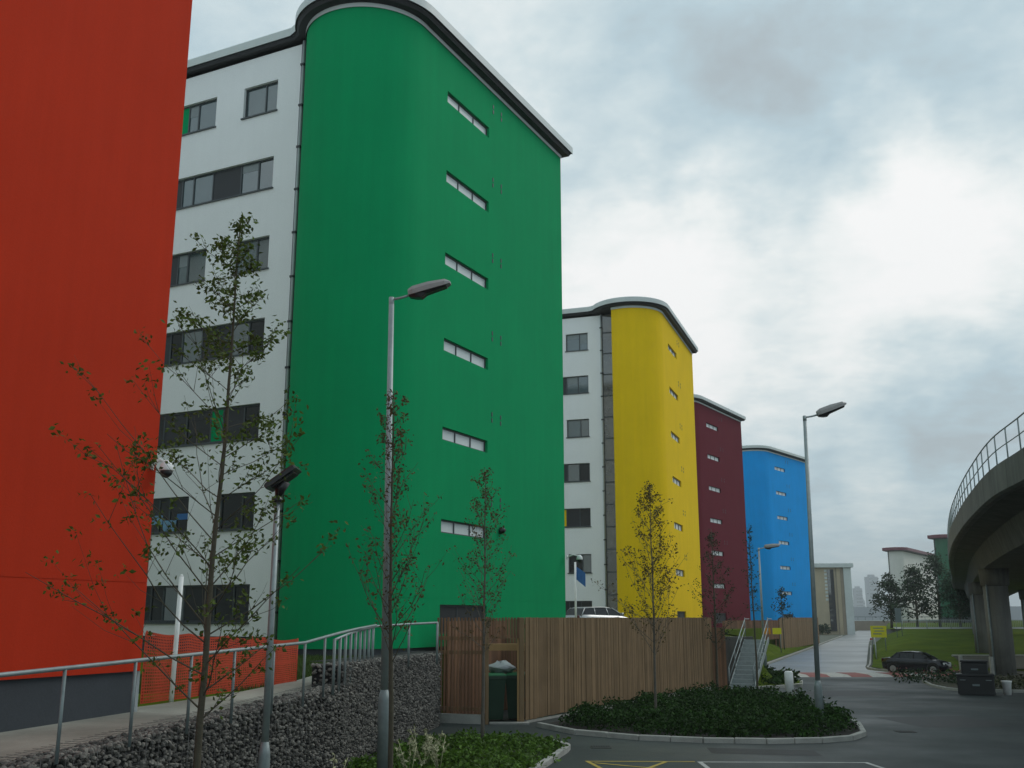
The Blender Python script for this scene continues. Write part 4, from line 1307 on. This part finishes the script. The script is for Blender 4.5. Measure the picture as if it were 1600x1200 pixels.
def column(label, x, y, r=.72):
    z0 = gz(y) - .3; zt = ZV - 2.25
    root = thing('viaduct_column', label, 'column', (x, y, 0), -R(22), 'round concrete columns under the viaduct')
    m = MB(); m.tube([(0, 0, z0), (0, 0, zt - 1.05)], [r, r], 24); m.build('shaft', M_conc, root)
    m = MB(); m.tube([(-r * .72, -r * .78, z0), (-r * .72, -r * .78, zt - .9)], .06, 8); m.build('drainpipe', M_galvd, root)
    m = MB(); m.tube([(0, 0, zt - 1.05), (0, 0, zt - 1.0), (0, 0, zt - .6), (0, 0, zt)], [r + .02, r + .10, r + .13, r + .15], 24); m.build('capital', M_concd, root)


column('nearest round concrete column under the viaduct, behind the black storage box', 30.0, 64.8)
column('second round concrete column, just left behind the nearest one', 40.3, 90.2)
column('round column at the right edge in the shade under the deck', 34.7, 63.4)
column('far round column deep under the deck', 45.2, 88.2)
column('farthest round column half hidden behind the second one', 51.5, 116)
column('column beyond the right edge column under the deck', 56.2, 114)

# ------------------------------------------------------------------ small things on the right
# white tub and bollards
m = MB(); m.tube([(0, 0, 0), (0, 0, .5), (0, 0, .52), (0, 0, .58)], [.15, .19, .21, .21], 16)
tag(m.build('tub', M_wpaint, None, (20.85, 44.9, gz(45) + .005)), 'white plastic tub standing right of the black storage box', 'tub')
root = thing('bollard', 'white bollard with a red band behind the shrub bed', 'bollard', (10.75, 41.3, gz(41)))
m = MB(); m.tube([(0, 0, .16), (0, 0, 1.02), (0, 0, 1.07)], [.17, .165, .12], 16); m.build('body', M_wpaint, root)
m = MB(); m.tube([(0, 0, 0), (0, 0, .16)], .18, 16); m.build('red_band', M_redpaint, root)
for i, (x, y, lab) in enumerate([(27.6, 65.2, 'short timber post just right of the black car'), (28.3, 62.6, 'short timber post at the foot of the nearest column')]):
    m = MB(); m.bbox(-.1, .1, -.1, .1, -.1, 1.15, .02); tag(m.build('post', M_kerb, None, (x, y, gz(y) + .05)), lab, 'post')
# yellow board on legs
root = thing('road_sign', 'bright yellow temporary road sign on legs beside the far road', 'road sign', (34.1, 98, gz(98) + .1), R(-14))
m = MB(); m.bbox(-.70, .70, -.03, .03, 1.55, 2.6, .01); bd = m.build('board', M_yel, root)
m = MB()
for k, (a, b) in enumerate([(-.48, .42), (-.36, .5), (-.5, .25)]): m.box(a, b, -.036, -.031, 2.35 - k * .26, 2.43 - k * .26)
m.build('faded_text_line', M_greyp, bd)
m = MB(); m.add([(-.78, -.05, 1.52), (-.50, -.05, 1.40), (-.84, -.05, 1.3), (-.78, -.04, 1.52), (-.50, -.04, 1.40), (-.84, -.04, 1.3)], ((0, 1, 2), (5, 4, 3), (0, 3, 4, 1), (1, 4, 5, 2), (2, 5, 3, 0))); m.build('red_corner_plate', M_redpaint, root)
for x in (-.6, .55):
    m = MB(); m.tube([(x, .05, -.1), (x, .05, 2.5)], .04, 8); m.build('leg', M_galvd, root)
root = thing('road_sign', 'grey back of a road sign right of the yellow sign', 'road sign', (42.3, 115, 0.5), R(-20))
m = MB(); m.bbox(-.32, .32, -.02, .02, 2.0, 3.5, .01); m.build('board', M_greyp, root)
for x in (-.26, .26):
    m = MB(); m.tube([(x, .05, 0), (x, .05, 3.5)], .035, 8); m.build('leg', M_galvd, root)
# amber and red barrier boards near the steps
root = thing('barrier_board', 'small amber and yellow barrier boards beside the steel steps', 'barrier', (14.7, 62, 1.3), R(-10))
for x, mm in ((0, M_amber), (.62, M_yel)):
    m = MB(); m.bbox(x, x + .5, -.03, .03, .75, 1.1, .01); m.build('board', mm, root)
for x in (.05, 1.05):
    m = MB(); m.tube([(x, .02, -.3), (x, .02, 1.1)], .03, 6); m.build('leg', M_galvd, root)
# pedestrian guard rails along the right side of the road and the upper street


def guard_rail(label, pts, zf, h=1.05):
    root = thing('guard_rail', label, 'guard rail', (pts[0][0], pts[0][1], 0), 0, 'pale guard rails')
    o = Vector((pts[0][0], pts[0][1], 0))
    P = [Vector((x, y, zf(y))) - o for x, y in pts]
    m = MB(); m.tube([p + Vector((0, 0, h)) for p in P], .035, 6); m.tube([p + Vector((0, 0, .15)) for p in P], .025, 6); m.build('rail', M_pipe, root)
    m = MB(); cnt = 0
    for a, b in zip(P, P[1:]):
        n = max(1, int((b - a).length / .22))
        for k in range(n):
            p = a.lerp(b, k / n); m.box(p.x - .014, p.x + .014, p.y - .014, p.y + .014, p.z + .15, p.z + h)
    m.build('infill_bars', M_pipe, root)
    for a, b in zip(P, P[1:]):
        n = max(1, int((b - a).length / 3))
        for k in range(n):
            p = a.lerp(b, k / n); q = MB(); q.tube([p, p + Vector((0, 0, h + .06))], .04, 6); q.build('post', M_pipe, root)
guard_rail('pale guard rail along the right side of the far road', [(rr(y) + .8, y) for y in (86, 92, 98, 104, 112, 120, 129)], lambda y: gz(y) + .15 + (1.0 if y > 110 else 0) * (y - 110) / 19 * .6)
guard_rail('pale guard rail along the grass in front of the upper street', [(48, 129.2), (54, 129.4), (60, 129.2), (66, 129), (74, 128.6)], lambda y: 1.66)
# low flowers on the island tip
FL = MB(); LV = MB(); rnd = random.Random(77)
for k in range(900):
    a = rnd.uniform(0, 6.283); r = rnd.uniform(0, 1) ** .5
    p = Vector((23.0 + r * 2.4 * math.cos(a), 57.0 + r * 3.4 * math.sin(a), gz(57) + .1 + rnd.uniform(0, .5)))
    leaf(LV, p, .18, rnd)
    if k < 70: leaf(FL, p + Vector((rnd.uniform(-.5, .1), rnd.uniform(-.5, .8), .22)), .15, rnd)
o = LV.build('flower_bed', M_leafd); struct(o, 'stuff'); FL.build('flower_heads', M_flower, o)
LV = MB()
for k in range(5200):
    x, y = rnd.uniform(20.7, 40), rnd.uniform(47.2, 61)
    if x < 20.9 + abs(y - 50) * .45: continue
    leaf(LV, Vector((x, y, gz(y) + .08 + rnd.uniform(0, .22))), .2, rnd)
struct(LV.build('rough_grass', mat('rough verge leaves', (0.045, 0.05, 0.018), .8, .2, 2, island=.5)), 'stuff')

# ------------------------------------------------------------------ far background
root = thing('office_building', 'low sand coloured building with a flat pale roof beyond the blue block', 'building', (62.5, 222, .2), -R(6))
W_, D_, H_ = 19.0, 22, 13.2
mb = MB(); pf = Path([(-W_ / 2 - 3, 0), (W_ / 2 - 1.6, 0)], Matrix.Identity(4))
fh = [(7.9, 9.4, 9.2, 12.4), (4.5, 6.5, 9.2, 12.4), (4.5, 6.5, 5.2, 8.0)]
wall(mb, pf, -1, H_, fh, .2); mb.build('wall', M_beige, root)
for h in fh: window(root, pf, h, .2, (0.5,), None, .12)
m = MB(); m.box(4.6, 5.9, -.16, -.02, 0, H_ - .4); s_ = m.build('stair_window_strip', M_lglass, root)
m = MB(); m.box(5.2, 5.9, -.2, -.165, 0, H_ - .4); 
for k in range(7): m.box(4.6, 5.2, -.2, -.165, .3 + k * 1.1, .9 + k * 1.1)
m.build('dark_infill', M_panel, s_)
m = MB(); 
for k in range(9): m.box(4.0, 4.55, -.06, -.01, 6.3 + k * .75, 6.75 + k * .75)
m.build('white_block_trim', M_fascia, root)
m = MB(); m.box(7.3, 7.9, -.12, -.01, -.5, H_ - .02); m.box(6.3, 6.5, -.10, -.01, -.5, H_ - .02); m.build('pilaster', M_beigeb, root)
m = MB(); m.bbox(W_ / 2 - 1.58, W_ / 2, -.3, D_, -1, H_ - .02, .05); m.build('end_pier', M_fascia, root)
m = MB(); m.box(-W_ / 2 - 3, W_ / 2 - 1.62, .6, D_, -1, H_ - .05); m.build('rear_block', M_beige, root)
m = MB(); m.bbox(-W_ / 2 - 3.3, W_ / 2 + .5, -.8, D_ + .4, H_, H_ + .9, .1); m.build('roof', M_fascia, root)
mb = MB(); rnd = random.Random(31)
for k in range(1500):
    leaf(mb, Vector((rnd.uniform(50, 66), 219.3 + rnd.uniform(-1.5, 1), rnd.uniform(0, 1.5))), .6, rnd)
struct(mb.build('hedge_planting', M_leafd), 'stuff')
root = thing('parapet_wall', 'low buff parapet wall closing the end of the far road', 'wall', (101, 288, 0), -R(4))
m = MB(); m.box(-16, 16, 0, .4, -.5, 2.1); m.build('wall', M_beigeb, root)
m = MB(); m.box(-16.1, 16.1, -.08, .48, 2.1, 2.35); m.build('coping', M_fascia, root)
for a in (2.75, 3.05):
    pass
m = MB(); m.tube([(-16, .2, 3.2), (16, .2, 3.2)], .08, 6)
for k in range(17): m.tube([(-16 + k * 2, .2, 2.3), (-16 + k * 2, .2, 3.2)], .06, 5)
m.build('railing', M_greyp, root)
# distant towers across the city
CITY = [(1336, 1348, 919, 2100, 'lower of the two hazy distant towers, left one'), (1356, 1373, 901, 2000, 'taller hazy distant tower just left of the dark trees'),
        (1346, 1352, 938, 2300, 'small hazy block between the two distant towers'), (1331, 1339, 940, 2400, 'lowest hazy block beside the beige building')]
for x0, x1, yt, Y, lab in CITY:
    cp, sp = math.cos(R(12.85)), math.sin(R(12.85))
    def ray(x, y):
        u, v = (x - 800) / 1600, (600 - y) / 1600
        return u / (cp - v * sp), (sp + v * cp) / (cp - v * sp)
    xa, zt = ray(x0, yt); xb, _ = ray(x1, yt)
    w = (xb - xa) * Y; h = zt * Y + 3
    root = thing('tower_block', lab, 'tower', ((xa + xb) / 2 * Y, Y, 0), R(12), 'hazy city towers on the horizon')
    m = MB(); m.box(-w * .46, w * .46, 0, w * .8, -5, h); m.build('shaft', M_city, root)
    m = MB(); m.box(-w * .25, w * .25, w * .2, w * .6, h, h + 4); m.build('plant_room', M_city, root)
    m = MB()
    for k in range(int(h / 7)): m.box(-w * .44, w * .44, -.3, -.02, 4 + k * 7, 7 + k * 7)
    m.build('window_bands', M_glass, root)
rnd = random.Random(61)
mb = MB()
for k in range(60):
    x = rnd.uniform(150, 1000); y = rnd.uniform(900, 1500); 
    mb.box(x, x + rnd.uniform(15, 50), y, y + 30, -5, rnd.uniform(6, 17))
struct(mb.build('distant_rooftops', M_city), 'stuff')

# ------------------------------------------------------------------ planting


def inside(p, poly):
    c = False
    for (x0, y0), (x1, y1) in zip(poly, poly[1:] + poly[:1]):
        if (y0 > p[1]) != (y1 > p[1]) and p[0] < (x1 - x0) * (p[1] - y0) / (y1 - y0) + x0: c = not c
    return c


def planting(name, poly, n, hmin, hmax, size, material, seed, margin=.0, clump=1.1, per=26):
    rnd = random.Random(seed); mb = MB(); xs = [p[0] for p in poly]; ys = [p[1] for p in poly]
    cx, cy = sum(xs) / len(xs), sum(ys) / len(ys)
    poly = [(cx + (x - cx) * (1 - margin), cy + (y - cy) * (1 - margin)) for x, y in poly]
    k = 0
    while k < n:
        p = (rnd.uniform(min(xs), max(xs)), rnd.uniform(min(ys), max(ys)))
        if not inside(p, poly): continue
        k += 1
        hh = hmin + (hmax - hmin) * max(0, min(1, .5 + 1.1 * mnoise.noise(Vector((p[0] * clump, p[1] * clump, seed))) + rnd.uniform(-.2, .2)))
        for q in range(per):
            t = rnd.random() ** .7
            z = gz(p[1]) + .07 + hh * t
            r = .24 * (1.1 - t * .55)
            leaf(mb, Vector((p[0] + rnd.gauss(0, r * .6), p[1] + rnd.gauss(0, r * .6), z)), size, rnd)
    return struct(mb.build(name, material), 'stuff')


planting('shrub_planting', BEDP, 1300, .16, .62, .105, M_shrub, 3, margin=.10, clump=1.2, per=34)
planting('weed_planting', FRONTP, 850, .04, .26, .12, M_weed, 4, margin=.04, per=20)
mb = MB(); rnd = random.Random(99)
for x, y in [(-1.75, 21.6), (-1.6, 22.3), (-2.0, 23.0), (-1.4, 20.9), (-3.7, 15.0), (-3.3, 16.0), (-3.9, 14.3), (-1.9, 20.2), (-2.9, 17.2)]:
    for k in range(6):
        a = rnd.uniform(0, 6.3); h = rnd.uniform(.35, .85); tip = Vector((x + .3 * math.cos(a), y + .3 * math.sin(a), h))
        mb.tube([(x, y, .05), Vector((x, y, .05)).lerp(tip, .6), tip], .006, 4)
        for q in range(12): leaf(mb, Vector((x, y, .1)).lerp(tip, rnd.uniform(.5, 1)), .08, rnd)
struct(mb.build('dry_weeds', M_weedp), 'stuff')
# grass by the foot of the green block and on the slope by the steps
def grass(name, pts, n, zf, hb, seed, w=.012):
    rnd = random.Random(seed); mb = MB(); xs = [p[0] for p in pts]; ys = [p[1] for p in pts]; k = 0
    while k < n:
        p = (rnd.uniform(min(xs), max(xs)), rnd.uniform(min(ys), max(ys)))
        if not inside(p, pts): continue
        k += 1; z = zf(*p); a = rnd.uniform(0, 6.3); h = hb * rnd.uniform(.5, 1.3); dx, dy = math.cos(a) * w, math.sin(a) * w
        lx, ly = rnd.uniform(-.4, .4) * h, rnd.uniform(-.4, .4) * h
        mb.add([(p[0] - dx, p[1] - dy, z), (p[0] + dx, p[1] + dy, z), (p[0] + lx, p[1] + ly, z + h)], ((0, 1, 2),))
    return struct(mb.build(name, mat('grass blades', (0.055, 0.10, 0.014), .8, .2, 2, island=.4, trans=.2)), 'stuff')
grass('lawn_grass', [(-7.6, 20.5), (-5.3, 21.2), (-4.6, 23.0), (-4.4, 25), (-4.0, 30), (-7.5, 31.5), (-9, 27)], 26000, lambda x, y: padz(y), .10, 8)
planting('bank_shrubs', cw_fix([(11.8, 50.9), (13.3, 52.4), (14.4, 54), (14.9, 57.5), (13.2, 58), (12, 55)]), 160, .3, .8, .2, M_shrub, 12, per=26)

# ------------------------------------------------------------------ the damp air of the day
mb = MB(); mb.box(-3600, 3600, -60, 3600, -1.5, 130)
hm = bpy.data.materials.new('haze'); hm.use_nodes = True
hn = hm.node_tree; hn.nodes.clear()
pv = hn.nodes.new('ShaderNodeVolumePrincipled'); pv.inputs['Color'].default_value = (0.93, 0.96, 0.97, 1)
pv.inputs['Density'].default_value = 0.00040; pv.inputs['Anisotropy'].default_value = 0.2
ho = hn.nodes.new('ShaderNodeOutputMaterial'); hn.links.new(pv.outputs[0], ho.inputs['Volume'])
o = mb.build('haze', hm); o['kind'] = 'stuff'; o.display_type = 'WIRE'
